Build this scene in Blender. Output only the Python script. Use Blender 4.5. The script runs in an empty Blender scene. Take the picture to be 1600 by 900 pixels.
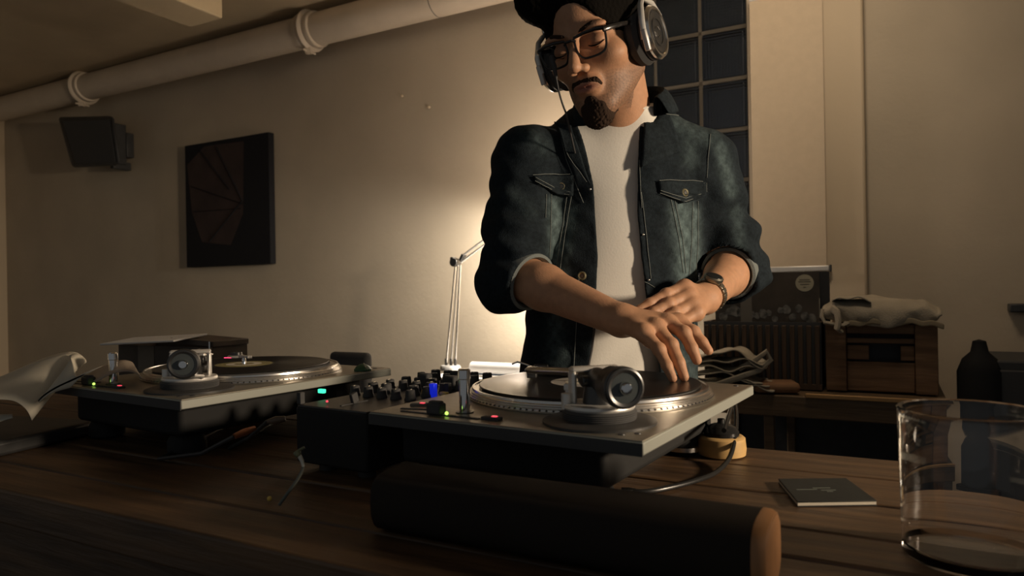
import bpy, bmesh, math, random
import numpy as np
from mathutils import Vector, Matrix, Euler
from mathutils.bvhtree import BVHTree
random.seed(4); np.random.seed(4)
SC = bpy.context.scene; COL = SC.collection
PI = math.pi
# ---------------------------------------------------------------- camera
CZ = 1.145           # height of the lens
F = 1100.0           # focal length in pixels of the 1600 wide frame
cam_d = bpy.data.cameras.new('camera'); cam = bpy.data.objects.new('camera', cam_d); COL.objects.link(cam)
cam_d.sensor_width = 36; cam_d.lens = F/1600*36; cam_d.clip_start = .03; cam_d.clip_end = 60
cam.location = (0, 0, CZ); cam.rotation_mode = 'XYZ'
ROLL = .017
cam.matrix_world = Matrix.Translation((0, 0, CZ)) @ Matrix.Rotation(PI/2, 4, 'X') @ Matrix.Rotation(-ROLL, 4, 'Z')
cam_d.dof.use_dof = True; cam_d.dof.focus_distance = 1.15; cam_d.dof.aperture_fstop = 7.0
SC.camera = cam
# ---------------------------------------------------------------- world, exposure, big lights
SC.view_settings.view_transform = 'Standard'; SC.view_settings.look = 'None'
SC.view_settings.gamma = 1; SC.view_settings.exposure = 0.0; SC.view_settings.use_curve_mapping = False
wd = bpy.data.worlds.new('world'); SC.world = wd; wd.use_nodes = True
wd.node_tree.nodes['Background'].inputs[0].default_value = (.84, .86, .86, 1)
wd.node_tree.nodes['Background'].inputs[1].default_value = .105
def lamp(name, kind, loc, target, power, col, size=.1, size_y=None, spot=None, blend=.5):
    l = bpy.data.lights.new(name, kind); o = bpy.data.objects.new(name, l); COL.objects.link(o)
    l.energy = power; l.color = col
    if kind == 'AREA':
        l.size = size
        if size_y: l.shape = 'RECTANGLE'; l.size_y = size_y
    else: l.shadow_soft_size = size
    if spot: l.spot_size = spot; l.spot_blend = blend
    o.location = loc
    o.rotation_euler = (Vector(target)-Vector(loc)).to_track_quat('-Z', 'Y').to_euler()
    return o
# the bar lamp to the right of the photographer, and an added unseen fill washing the back wall
lamp('key_light', 'SPOT', (1.95, .22, CZ+.34), (.30, 1.22, 1.27), 185, (1, .79, .57), .09, spot=.88, blend=.6)
lamp('wall_fill', 'AREA', (.75, 1.75, 2.44), (.55, 3.1, 1.85), 7, (1, .82, .62), .4)
# ---------------------------------------------------------------- pixel -> place helpers
def P(px, py, Y):
    xr = px-800; yr = py-450
    return Vector(((xr-ROLL*yr)*Y/F, Y, CZ-(yr+ROLL*xr)*Y/F))
WN = Vector((.474, .8805, 0)); WE = Vector((.8805, -.474, 0)); WANG = math.atan2(-.474, .8805); WD = 2.9
def W(px, py, off=0.0):                                  # the point on the back wall (off metres in front of it)
    d = P(px, py, 1.0)-Vector((0, 0, CZ))
    return Vector((0, 0, CZ))+d*((WD-off)/d.dot(WN))
def H(px, py, z):                                        # the point at height z
    d = P(px, py, 1.0)-Vector((0, 0, CZ))
    return Vector((0, 0, CZ))+d*((z-CZ)/d.z)
def wl(p):                                               # world -> wall frame (along, away, up)
    return Vector((p.dot(WE), p.dot(WN), p.z))
# ---------------------------------------------------------------- materials
def mat(name, col, rough=.6, metal=0.0, var=0.0, scale=20, bump=0.0, bscale=60, spec=None, col2=None, emis=None, estr=0, trans=0, stretch=None, coat=0, alpha=1):
    m = bpy.data.materials.new(name); m.use_nodes = True; nt = m.node_tree; b = nt.nodes['Principled BSDF']
    b.inputs['Base Color'].default_value = (*col, 1); b.inputs['Roughness'].default_value = rough; b.inputs['Metallic'].default_value = metal
    if spec is not None: b.inputs['Specular IOR Level'].default_value = spec
    if coat: b.inputs['Coat Weight'].default_value = coat; b.inputs['Coat Roughness'].default_value = .15
    if emis: b.inputs['Emission Color'].default_value = (*emis, 1); b.inputs['Emission Strength'].default_value = estr
    if trans: b.inputs['Transmission Weight'].default_value = trans
    tc = nt.nodes.new('ShaderNodeTexCoord'); mp = nt.nodes.new('ShaderNodeMapping'); nt.links.new(tc.outputs['Object'], mp.inputs[0])
    if stretch: mp.inputs['Scale'].default_value = stretch
    if var or col2:
        n = nt.nodes.new('ShaderNodeTexNoise'); n.inputs['Scale'].default_value = scale; n.inputs['Detail'].default_value = 5
        nt.links.new(mp.outputs[0], n.inputs['Vector'])
        r = nt.nodes.new('ShaderNodeValToRGB'); r.color_ramp.elements[0].position = .35; r.color_ramp.elements[1].position = .68
        c2 = col2 or tuple(min(1, c*(1+var)) for c in col); c1 = col if col2 else tuple(c*(1-var) for c in col)
        r.color_ramp.elements[0].color = (*c1, 1); r.color_ramp.elements[1].color = (*c2, 1)
        nt.links.new(n.outputs['Fac'], r.inputs[0]); nt.links.new(r.outputs[0], b.inputs['Base Color'])
    if bump:
        n2 = nt.nodes.new('ShaderNodeTexNoise'); n2.inputs['Scale'].default_value = bscale; n2.inputs['Detail'].default_value = 4
        nt.links.new(mp.outputs[0], n2.inputs['Vector'])
        bp = nt.nodes.new('ShaderNodeBump'); bp.inputs['Strength'].default_value = bump; bp.inputs['Distance'].default_value = .004
        nt.links.new(n2.outputs['Fac'], bp.inputs['Height']); nt.links.new(bp.outputs[0], b.inputs['Normal'])
    return m
MT = {}
MT['wall'] = mat('wall_paint', (.50, .42, .31), .85, var=.06, scale=3, bump=.25, bscale=45)
MT['ceil'] = mat('ceiling_paint', (.50, .40, .26), .85, var=.08, scale=3, bump=.3, bscale=35)
MT['trim'] = mat('trim_paint', (.56, .45, .31), .7, bump=.15, bscale=40)
MT['pipe'] = mat('pipe_paint', (.62, .52, .40), .5, var=.05, scale=6, bump=.15, bscale=30)
MT['floor'] = mat('floor_concrete', (.10, .095, .09), .6, var=.2, scale=5)
MT['black'] = mat('black_plastic', (.036, .036, .036), .5, var=.15, scale=30)
MT['soot2'] = mat('matt_black', (.020, .020, .020), .75, spec=.25)
MT['rubber'] = mat('black_rubber', (.05, .05, .05), .75)
MT['gloss'] = mat('gloss_black', (.02, .02, .02), .18)
MT['plate'] = mat('turntable_metal', (.36, .33, .27), .38, .75, var=.06, scale=60)
MT['lip'] = mat('turntable_lip', (.33, .34, .30), .5, .15)
MT['silver'] = mat('silver', (.75, .73, .70), .25, 1)
MT['satin'] = mat('satin_white_metal', (.72, .70, .66), .4, .5)
MT['chrome'] = mat('chrome', (.85, .85, .85), .1, 1)
MT['dark_metal'] = mat('dark_metal', (.09, .09, .09), .35, .8)
MT['vinyl'] = mat('vinyl', (.012, .012, .012), .28, spec=.5)
MT['label_grey'] = mat('record_label_grey', (.34, .32, .29), .6)
MT['label_olive'] = mat('record_label_olive', (.22, .19, .07), .6)
MT['white'] = mat('white_paint', (.75, .73, .70), .4)
MT['paper'] = mat('paper', (.50, .46, .37), .8, var=.04, scale=8)
MT['red_led'] = mat('red_led', (.5, .02, .04), .3, emis=(1, .05, .14), estr=3.5)
MT['red_dim'] = mat('red_dim_led', (.4, .02, .03), .3, emis=(1, .08, .12), estr=1.0)
MT['green_led'] = mat('green_led', (.0, .4, .2), .3, emis=(.05, .9, .45), estr=1.6)
MT['lime_led'] = mat('lime_led', (.3, .5, .05), .3, emis=(.55, 1, .15), estr=1.6)
MT['blue'] = mat('blue_plastic_glow', (.01, .03, .7), .35, emis=(.01, .03, 1), estr=.35)  # plastic cap given a faint glow, though it is no lamp
MT['yellow'] = mat('yellow_plastic', (.75, .55, .12), .4)
MT['green'] = mat('green_plastic', (.03, .10, .045), .45)
MT['puck'] = mat('pale_wood', (.62, .40, .16), .45, var=.12, scale=9, stretch=(1, 1, 8))
MT['screen'] = mat('dark_print', (.03, .03, .035), .5)
def wood(name, c1, c2, rough=.45, sx=.5, sc=14, axis=(.6, 9, 9)):
    m = mat(name, c1, rough, col2=c2, scale=sc, stretch=axis, bump=.3, bscale=sc*2)
    return m
MT['table'] = wood('table_wood', (.052, .030, .016), (.120, .068, .033), .45, sc=5, axis=(1, 12, 12))
MT['shelfwood'] = wood('shelf_wood', (.10, .062, .03), (.16, .10, .05), .6, sc=6, axis=(1, 12, 12))
MT['cratewood'] = wood('crate_wood', (.14, .075, .035), (.24, .135, .065), .7, sc=6, axis=(1, 12, 12))
MT['bluntwood'] = wood('bolster_wood', (.10, .045, .02), (.17, .08, .035), .5, sc=6, axis=(1, 12, 12))
MT['canvas'] = mat('canvas_cloth', (.36, .31, .23), .9, var=.1, scale=12, bump=.5, bscale=250)
def glassmat(name, col=(1, 1, 1), rough=0.0, ior=1.45):
    m = bpy.data.materials.new(name); m.use_nodes = True; b = m.node_tree.nodes['Principled BSDF']
    b.inputs['Base Color'].default_value = (*col, 1); b.inputs['Roughness'].default_value = rough
    b.inputs['Transmission Weight'].default_value = 1; b.inputs['IOR'].default_value = ior
    return m
MT['glass'] = glassmat('clear_glass')
# ---------------------------------------------------------------- mesh builder
class MB:
    def __init__(s): s.v = []; s.f = []
    def add(s, v, f):
        o = len(s.v); s.v += [tuple(p) for p in v]; s.f += [tuple(i+o for i in q) for q in f]; return s
    def box(s, c, d, rot=None):
        v = [Vector((x*d[0]/2, y*d[1]/2, z*d[2]/2)) for x in (-1, 1) for y in (-1, 1) for z in (-1, 1)]
        if rot: R = Euler(rot).to_matrix(); v = [R @ p for p in v]
        v = [p+Vector(c) for p in v]
        return s.add(v, [(0, 1, 3, 2), (4, 6, 7, 5), (0, 4, 5, 1), (2, 3, 7, 6), (0, 2, 6, 4), (1, 5, 7, 3)])
    def tube(s, path, r, n=12, cap=True, flat=None):
        path = [Vector(p) for p in path]; rs = r if isinstance(r, (list, tuple)) else [r]*len(path)
        t0 = (path[1]-path[0]).normalized(); a = Vector((0, 0, 1)) if abs(t0.z) < .9 else Vector((1, 0, 0))
        u = t0.cross(a).normalized(); vs = []; N = len(path)
        for i, p in enumerate(path):
            t = (path[min(i+1, N-1)]-path[max(i-1, 0)]).normalized()
            u = (u-t*u.dot(t)).normalized(); w = t.cross(u)
            for k in range(n):
                an = 2*PI*k/n; vs.append(p+(u*math.cos(an)+w*math.sin(an)*(flat or 1))*rs[i])
        fs = [(i*n+k, i*n+(k+1) % n, (i+1)*n+(k+1) % n, (i+1)*n+k) for i in range(N-1) for k in range(n)]
        if cap: fs += [tuple(range(n-1, -1, -1)), tuple((N-1)*n+k for k in range(n))]
        return s.add(vs, fs)
    def cyl(s, a, b, r, n=20, r2=None): return s.tube([a, b], [r, r if r2 is None else r2], n)
    def lathe(s, prof, c=(0, 0, 0), n=32, axis=None, closed=False):        # prof: (radius, height)
        M = Matrix.Identity(3) if axis is None else Vector(axis).to_track_quat('Z', 'Y').to_matrix()
        vs = [M @ Vector((r*math.cos(2*PI*k/n), r*math.sin(2*PI*k/n), h))+Vector(c) for r, h in prof for k in range(n)]
        N = len(prof); rng = range(N if closed else N-1)
        fs = [(i*n+k, i*n+(k+1) % n, ((i+1) % N)*n+(k+1) % n, ((i+1) % N)*n+k) for i in rng for k in range(n)]
        if not closed:
            if prof[0][0] > 1e-5: fs.append(tuple(range(n-1, -1, -1)))
            if prof[-1][0] > 1e-5: fs.append(tuple((N-1)*n+k for k in range(n)))
        return s.add(vs, fs)
    def ball(s, c, r, n=16, rot=None):
        r = r if isinstance(r, (list, tuple)) else (r, r, r); vs = []; fs = []; m = n//2
        R = Euler(rot).to_matrix() if rot else Matrix.Identity(3)
        for i in range(m+1):
            ph = PI*i/m
            for k in range(n): th = 2*PI*k/n; vs.append(R @ Vector((r[0]*math.sin(ph)*math.cos(th), r[1]*math.sin(ph)*math.sin(th), r[2]*math.cos(ph)))+Vector(c))
        fs = [(i*n+k, (i+1)*n+k, (i+1)*n+(k+1) % n, i*n+(k+1) % n) for i in range(m) for k in range(n)]
        return s.add(vs, fs)
    def prism(s, pts, z0, z1):
        n = len(pts); v = [(x, y, z0) for x, y in pts]+[(x, y, z1) for x, y in pts]
        return s.add(v, [tuple(range(n-1, -1, -1)), tuple(range(n, 2*n))]+[(i, (i+1) % n, n+(i+1) % n, n+i) for i in range(n)])
    def sheet(s, grid, th=.0):                                             # grid of points -> (thick) sheet
        R = len(grid); C = len(grid[0]); g = [Vector(p) for row in grid for p in row]
        f = [(i*C+j, i*C+j+1, (i+1)*C+j+1, (i+1)*C+j) for i in range(R-1) for j in range(C-1)]
        return s.add(g, f)
    def build(s, name, m, parent=None, bevel=0, smooth=True, loc=None, rz=None, solid=0, sub=0, seg=2):
        me = bpy.data.meshes.new(name); me.from_pydata(s.v, [], s.f)
        bm = bmesh.new(); bm.from_mesh(me)
        bmesh.ops.remove_doubles(bm, verts=bm.verts, dist=1e-6); bmesh.ops.recalc_face_normals(bm, faces=bm.faces)
        bm.to_mesh(me); bm.free()
        me.materials.append(MT[m] if isinstance(m, str) else m)
        o = bpy.data.objects.new(name, me); COL.objects.link(o)
        if parent: o.parent = parent
        if loc is not None: o.location = loc
        if rz is not None: o.rotation_euler = (0, 0, rz)
        if smooth:
            for p in me.polygons: p.use_smooth = True
            me.set_sharp_from_angle(angle=math.radians(35))
        if solid: md = o.modifiers.new('thick', 'SOLIDIFY'); md.thickness = solid; md.offset = 0
        if bevel: md = o.modifiers.new('bevel', 'BEVEL'); md.width = bevel; md.segments = seg; md.limit_method = 'ANGLE'; md.angle_limit = .6
        if sub: md = o.modifiers.new('sub', 'SUBSURF'); md.levels = sub; md.render_levels = sub
        return o
def tag(o, label, cat, group=None, kind=None):
    if label: o['label'] = label
    if cat: o['category'] = cat
    if group: o['group'] = group
    if kind: o['kind'] = kind
    return o
def thing(name, loc=(0, 0, 0), rz=0, label=None, cat=None, group=None):
    o = bpy.data.objects.new(name, None); COL.objects.link(o); o.location = loc; o.rotation_euler = (0, 0, rz); o.empty_display_size = .1
    return tag(o, label, cat, group)
def struct(o): o['kind'] = 'structure'; return o
def part(parent, name, m, fn, **k):
    b = MB(); fn(b); return b.build(name, m, parent, **k)
def dup(root, loc, rz, label):
    r = root.copy(); COL.objects.link(r); r.location = loc; r.rotation_euler = (0, 0, rz); r['label'] = label
    for ch in list(root.children):
        c = ch.copy(); COL.objects.link(c); c.parent = r
        for g in list(ch.children): d = g.copy(); COL.objects.link(d); d.parent = c
    return r
def text_obj(name, body, size, m, parent, loc, rot, label=None):
    cu = bpy.data.curves.new(name, 'FONT'); cu.body = body; cu.size = size; cu.extrude = .0002; cu.align_x = 'CENTER'
    o = bpy.data.objects.new(name, cu); COL.objects.link(o); cu.materials.append(MT[m]); o.parent = parent; o.location = loc; o.rotation_euler = rot
    return o
# ================================================================ ROOM SHELL
CEIL = CZ+1.455
def wall_quad_obj(name, m, along0, along1, away0, away1, z0, z1, **k):
    b = MB(); b.box(((along0+along1)/2, (away0+away1)/2, (z0+z1)/2), (along1-along0, away1-away0, z1-z0))
    o = b.build(name, m, rz=WANG, **k); return struct(o)
AL = wl(W(4, 300)).x - .02                              # left end of back wall
wx0 = wl(W(955, 100)).x; wx1 = wl(W(1168, 100)).x        # glass block window
wz0 = W(1150, 440).z; wz1 = W(1100, 132).z + .205*2+.01
# back wall in four pieces around the window joined to one mesh
b = MB()
T = .14
b.box(((AL+wx0)/2, WD+T/2, CEIL/2), (wx0-AL, T, CEIL))
b.box(((wx1+3.2)/2, WD+T/2, CEIL/2), (3.2-wx1, T, CEIL))
b.box(((wx0+wx1)/2, WD+T/2, wz0/2), (wx1-wx0, T, wz0))
b.box(((wx0+wx1)/2, WD+T/2, (wz1+CEIL)/2), (wx1-wx0, T, CEIL-wz1))
struct(b.build('wall_back', 'wall', rz=WANG))
wall_quad_obj('wall_left', 'wall', AL-.12, AL, -1.6, WD+T, 0, CEIL)
wall_quad_obj('wall_right', 'wall', 3.2, 3.32, .4, WD+T, 0, CEIL)
wall_quad_obj('floor', 'floor', AL-.12, 3.32, -1.6, WD+T, -.08, 0)
wall_quad_obj('ceiling', 'ceil', AL-.12, 3.32, -.2, WD+T, CEIL, CEIL+.1)
wall_quad_obj('baseboard_back', 'trim', AL, 3.2, WD-.018, WD, 0, .11, bevel=.004)
# shadowy column in the left corner
wall_quad_obj('trim_1', 'trim', AL, AL+.07, WD-.08, WD, 0, CEIL, bevel=.005)
# boxed ceiling beam running to the room side
bb = CZ+1.22
pa = H(300, 44, bb); pb = H(346, 28, bb)
la = wl(pa); lb = wl(pb)
wall_quad_obj('trim_2', 'ceil', la.x, lb.x, -.15, (la.y+lb.y)/2, bb, CEIL, bevel=.006)
# pilaster beside the blind
j0 = wl(W(1291, 200)).x; j1 = wl(W(1352, 200)).x
wall_quad_obj('trim_3', 'trim', j0-.02, j1, WD-.055, WD, 0, CEIL, bevel=.01)
# ---- glass block window
win = struct(thing('window_1')); win.rotation_euler = (0, 0, WANG)
mort = MB(); bw = .2; bh = .2
nx = int(round((wx1-wx0)/bw)); bw = (wx1-wx0)/nx; nz = int((wz1-wz0)/bh); bh = (wz1-wz0)/nz
for i in range(nx+1): mort.box((wx0+i*bw, WD+.06, (wz0+wz1)/2), (.014, .075, wz1-wz0))
for k in range(nz+1): mort.box(((wx0+wx1)/2, WD+.06, wz0+k*bh), (wx1-wx0, .075, .016))
MT['mortar'] = mat('mortar', (.09, .075, .055), .8, bump=.3)
part(win, 'frame', 'mortar', lambda b: b.add(mort.v, mort.f), smooth=False)
# ribbed pressed glass, backed by dusk outside
gm = glassmat('pressed_glass', (.24, .25, .24), .25, 1.45)
nt = gm.node_tree; tc = nt.nodes.new('ShaderNodeTexCoord'); wv = nt.nodes.new('ShaderNodeTexWave'); wv.inputs['Scale'].default_value = 26; wv.bands_direction = 'X'
wv2 = nt.nodes.new('ShaderNodeTexWave'); wv2.inputs['Scale'].default_value = 26; wv2.bands_direction = 'Z'
ad = nt.nodes.new('ShaderNodeMath'); ad.operation = 'ADD'; bp = nt.nodes.new('ShaderNodeBump'); bp.inputs['Strength'].default_value = .9; bp.inputs['Distance'].default_value = .03
nt.links.new(tc.outputs['Object'], wv.inputs[0]); nt.links.new(tc.outputs['Object'], wv2.inputs[0]); nt.links.new(wv.outputs['Fac'], ad.inputs[0]); nt.links.new(wv2.outputs['Fac'], ad.inputs[1])
nt.links.new(ad.outputs[0], bp.inputs['Height']); nt.links.new(bp.outputs[0], nt.nodes['Principled BSDF'].inputs['Normal'])
gb = MB(); gb.box((0, 0, 0), (bw-.014, .08, bh-.016)); blk = gb.build('glass_block', gm, win, bevel=.012, seg=3)
first = True
for i in range(nx):
    for k in range(nz):
        o = blk if first else blk.copy()
        if not first: COL.objects.link(o)
        first = False; o.parent = win; o.location = (wx0+(i+.5)*bw, WD+.05, wz0+(k+.5)*bh)
# street side: a dim blue dusk light shining onto the blocks from outside
lamp('dusk_light', 'AREA', WE*(wx1+.35)+WN*(WD+.75)+Vector((0, 0, 1.7)), WE*(wx1-.1)+WN*(WD)+Vector((0, 0, 1.5)), .45, (.25, .5, 1), .5, .9)
# ---- heating pipe on the wall
pc0 = W(0, 172, .16); pc1 = W(790, -28, .16)
dz = .0
pp = thing('heating_pipe', (0, 0, 0), 0, 'fat cream painted pipe running along the back wall under the ceiling', 'pipe')
pr = .082
zc = W(400, 70, .16).z
def pipe_pt(px, py): q = wl(W(px, py, .16)); return WE*q.x+WN*(WD-.16)+Vector((0, 0, zc))
A0 = pipe_pt(-60, 180); A1 = WE*3.15+WN*(WD-.16)+Vector((0, 0, zc))
part(pp, 'pipe_run', 'pipe', lambda b: b.cyl(A0, A1, pr, 40))
def collar(px, py, big=1):
    c = pipe_pt(px, py); mb = MB(); R = pr
    mb.lathe([(R, -.055), (R+.010, -.05), (R+.014, -.03), (R+.006, -.022), (R+.006, -.014), (R+.022, -.008), (R+.026, .004), (R+.018, .014), (R+.008, .018), (R+.012, .03), (R+.01, .05), (R, .055)], c, 40, axis=WE)
    o = mb.build('pipe_collar', 'pipe', pp)
    part(o, 'clamp_bolt', 'pipe', lambda b: (b.box(c+Vector((0, 0, -R-.028))-WN*.02, (.03, .03, .03)), b.cyl(c+Vector((0, 0, -R-.03))-WN*.06, c+Vector((0, 0, -R-.03))+WN*.03, .006, 10)), bevel=.004)
collar(486, 55); collar(132, 143)
sc_ = pipe_pt(683, 10)
part(pp, 'pipe_seam', 'black', lambda b: b.lathe([(pr-.001, -.0015), (pr+.0012, -.0015), (pr+.0012, .0015), (pr-.001, .0015)], sc_, 40, axis=WE))
# ---- small nails in the wall
for n_, (px, py) in enumerate(((671, 168), (629, 150))):
    c = W(px, py); o = MB().cyl(c+WN*.01, c-WN*.012, .006, 10).build('wall_plug', 'trim')
    tag(o, ['tiny pale plaster plug sticking out of the wall left of the man\'s shoulder', 'faint plaster dimple high on the wall left of the plaster plug'][n_], 'wall plug')
# ---- wall speaker
so_ = W(140, 221, .16)
spk = thing('wall_speaker', so_, WANG, 'black rounded loudspeaker mounted on the wall under the pipe', 'speaker')
def wloc(px, py, off):
    q = Matrix.Rotation(-WANG, 3, 'Z') @ (W(px, py, off)-so_); return tuple(q)
def spf(b):
    fr = [wloc(x, y, .24) for x, y in ((89, 181), (178, 179), (189, 260), (112, 264))]
    bk = [wloc(x, y, .09) for x, y in ((105, 192), (176, 191), (184, 250), (122, 252))]
    b.add(fr+bk, [(0, 1, 2, 3), (7, 6, 5, 4), (0, 4, 5, 1), (1, 5, 6, 2), (2, 6, 7, 3), (3, 7, 4, 0)])
part(spk, 'cabinet', 'black', spf, bevel=.028, seg=5)
def spg(b):
    fr = [wloc(x, y, .246) for x, y in ((97, 189), (171, 187), (181, 253), (118, 256))]
    bk = [wloc(x, y, .235) for x, y in ((97, 189), (171, 187), (181, 253), (118, 256))]
    b.add(fr+bk, [(0, 1, 2, 3), (7, 6, 5, 4), (0, 4, 5, 1), (1, 5, 6, 2), (2, 6, 7, 3), (3, 7, 4, 0)])
part(spk, 'grille', 'rubber', spg, bevel=.004)
def spb(b):
    p0 = Vector(wloc(184, 225, .10)); p1 = Vector(wloc(189, 258, .07))
    b.box(p0, (.03, .10, .26)); b.box(p1+Vector((0, 0, -.005)), (.035, .12, .05)); b.box(p0+Vector((0, .07, 0)), (.05, .05, .16))
part(spk, 'bracket', 'black', spb, bevel=.004)
# ---- painting
q0 = W(299, 418); q1 = W(434, 411); q2_ = W(431, 208); q3_ = W(297, 230)
cw = (q1-q0).length*.97; ch_ = q3_.z-q0.z; cc = (q0+q1)/2; cc.z = (q0.z+q3_.z)/2
MT['art'] = m = mat('painting_dark', (.014, .014, .016), .85, spec=.2)
MT['artred'] = mat('painting_rust', (.036, .021, .018), .8, var=.25, scale=8)
pt = thing('painting', cc-WN*.001, WANG, 'dark square canvas with a rust-red shape crossed by black lines on the wall', 'painting')
part(pt, 'canvas', 'art', lambda b: b.box((0, -.02, 0), (cw, .04, ch_)), bevel=.003)
def artf(b):
    b.add([(-cw*.47, -.0405, ch_*.34), (-cw*.25, -.0405, ch_*.47), (cw*.22, -.0405, ch_*.46), (cw*.20, -.0405, -ch_*.10), (cw*.05, -.0405, -ch_*.34), (-cw*.30, -.0405, -ch_*.30), (-cw*.42, -.0405, -ch_*.05)], [(0, 1, 2, 3, 4, 5, 6)])
part(pt, 'painted_shape', 'artred', artf, smooth=False)
def artl(b):
    for (x0, z0, x1, z1) in ((-.42, .16, .22, -.03), (-.1, .45, .2, .0), (-.3, .44, .05, .1), (.2, -.0, -.2, -.3), (-.4, -.05, .18, -.06)):
        a = Vector((x0*cw, -.041, z0*ch_)); c = Vector((x1*cw, -.041, z1*ch_)); b.tube([a, c], .006, 6, flat=.3)
part(pt, 'painted_line', 'art', artl)
# ---- roller blind
bl0 = W(1170, 200, .075); r0 = wl(W(1178, 424, .075)); r1 = wl(W(1296, 420, .075)); zb = W(1235, 424, .075).z
bl = thing('roller_blind', WE*((r0.x+r1.x)/2)+WN*(WD-.08)+Vector((0, 0, zb)), WANG, 'cream roller blind pulled down beside the glass block window', 'blind')
bwid = r1.x-r0.x
MT['blind'] = mat('blind_cloth', (.54, .43, .30), .75, var=.03, scale=30, bump=.15, bscale=150)
part(bl, 'fabric', 'blind', lambda b: b.box((-.004, 0, .52), (bwid-.01, .003, 1.04)))
part(bl, 'bottom_bar', 'satin', lambda b: b.box((0, 0, .008), (bwid, .014, .022)), bevel=.004)
for sx in (-1, 1): part(bl, 'end_cap', 'black', lambda b: b.box((sx*(bwid/2+.004), 0, .008), (.008, .018, .026)), bevel=.002)
part(bl, 'roller', 'satin', lambda b: b.cyl((-bwid/2, .02, 1.05), (bwid/2, .02, 1.05), .025, 24))
# ---- small black bracket on the wall far right
c = W(1597, 481, .03)
o = MB().box((0, 0, 0), (.075, .06, .028)).build('wall_bracket', 'black', loc=c, rz=WANG, bevel=.004)
tag(o, 'small black bracket on the wall at the right edge of the photo', 'bracket')
# ================================================================ BACK OF THE ROOM
# ---- white desk with the lamp
DZ = .80
dl = H(658, 590, DZ); d0 = wl(dl); dw = .92; dd = .50
desk = thing('desk', WE*(d0.x+dw/2)+WN*(WD-.14-dd/2)+Vector((0, 0, 0)), WANG, 'white topped desk standing against the wall behind the man', 'desk')
dd = (WD-.1)-d0.y; desk.location = WE*(d0.x+dw/2)+WN*(d0.y+dd/2)
part(desk, 'desk_top', 'white', lambda b: b.box((0, 0, DZ-.0125), (dw, dd, .025)), bevel=.003)
for sx in (-1, 1):
    for sy in (-1, 1): part(desk, 'leg', 'dark_metal', lambda b: b.box((sx*(dw/2-.05), sy*(dd/2-.05), (DZ-.025)/2), (.04, .04, DZ-.025)), bevel=.003)
# ---- architect lamp
lb_ = H(704, 578, DZ)
al = thing('desk_lamp', lb_, WANG, 'slim architect lamp with thin parallel rods standing on the white desk', 'lamp')
Rw = Matrix.Rotation(-WANG, 3, 'Z')
def tl(p): return Rw @ (p-lb_)
Yl = lb_.y
jt = tl(P(714, 410, Yl)); up = tl(P(762, 376, Yl-.05)); hd = tl(P(838, 322, Yl-.15))
part(al, 'base', 'satin', lambda b: b.lathe([(.045, 0), (.045, .012), (.04, .02), (.0, .02)], (0, 0, 0), 24))
for dx in (-.022, 0.003, .024):
    b0 = Vector((dx, 0, .018)); b1 = jt+Vector((dx*.55+.004, 0, -.012))
    part(al, 'lower_rod', 'silver' if dx != .003 else 'satin', lambda b: b.cyl(b0, b1, .0045, 10))
    part(al, 'rod_tip', 'black', lambda b: b.cyl(b0-Vector((0, 0, .004)), b0+Vector((0, 0, .03)), .006, 10))
part(al, 'joint', 'dark_metal', lambda b: (b.cyl(jt+Vector((-.008, -.02, 0)), jt+Vector((-.008, .02, 0)), .018, 18), b.box(jt+Vector((-.018, 0, .006)), (.016, .03, .034)), b.box(jt+Vector((.03, 0, .02)), (.012, .03, .03), (0, .5, 0))), bevel=.002)
for dv in (-.010, .012):
    part(al, 'upper_rod', 'satin', lambda b: b.cyl(jt+Vector((.02, 0, .01+dv)), hd+Vector((0, 0, .01+dv)), .0045, 10))
sh = MB().lathe([(.0, .07), (.03, .07), (.04, .055), (.075, -.03), (.073, -.03), (.038, .05), (.0, .06)], hd, 28)
part(al, 'lamp_shade', 'satin', lambda b: b.add(sh.v, sh.f))
part(al, 'bulb', mat('bulb', (1, 1, 1), .4, emis=(1, .82, .6), estr=10), lambda b: b.ball(hd+Vector((0, 0, .0)), .026, 16))
hw = lb_+Matrix.Rotation(WANG, 3, 'Z') @ (hd+Vector((0, 0, -.035)))
lamp('desk_lamp_light', 'SPOT', hw, hw+Vector((-.16, .30, -.5)), 58, (1, .91, .80), .035, spot=2.75, blend=.35)
lamp('added_uplight', 'POINT', lb_+Matrix.Rotation(WANG, 3, 'Z') @ (hd+Vector((0, 0, .10))), (0, 0, 0), 12, (1, .82, .67), .06)  # bare point added above the shade to brighten the wall
# ---- rolled print on the desk
ra = H(738, 579, DZ+.02); 
rt = thing('paper_roll', (0, 0, 0), 0, 'white paper roll with a dark lower edge lying on the white desk', 'paper roll')
rb = ra+WE*.42
part(rt, 'sheet', 'white', lambda b: b.cyl(ra+Vector((0, 0, .01)), rb+Vector((0, 0, .01)), .026, 20))
part(rt, 'end_ring', mat('roll_blue', (.06, .09, .13), .5), lambda b: (b.cyl(ra+Vector((0, -.018, -.008)), rb+Vector((0, -.018, -.008)), .006, 10), b.cyl(ra-WE*.003+Vector((0, 0, .01)), ra+Vector((0, 0, .01)), .018, 16)))
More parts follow.
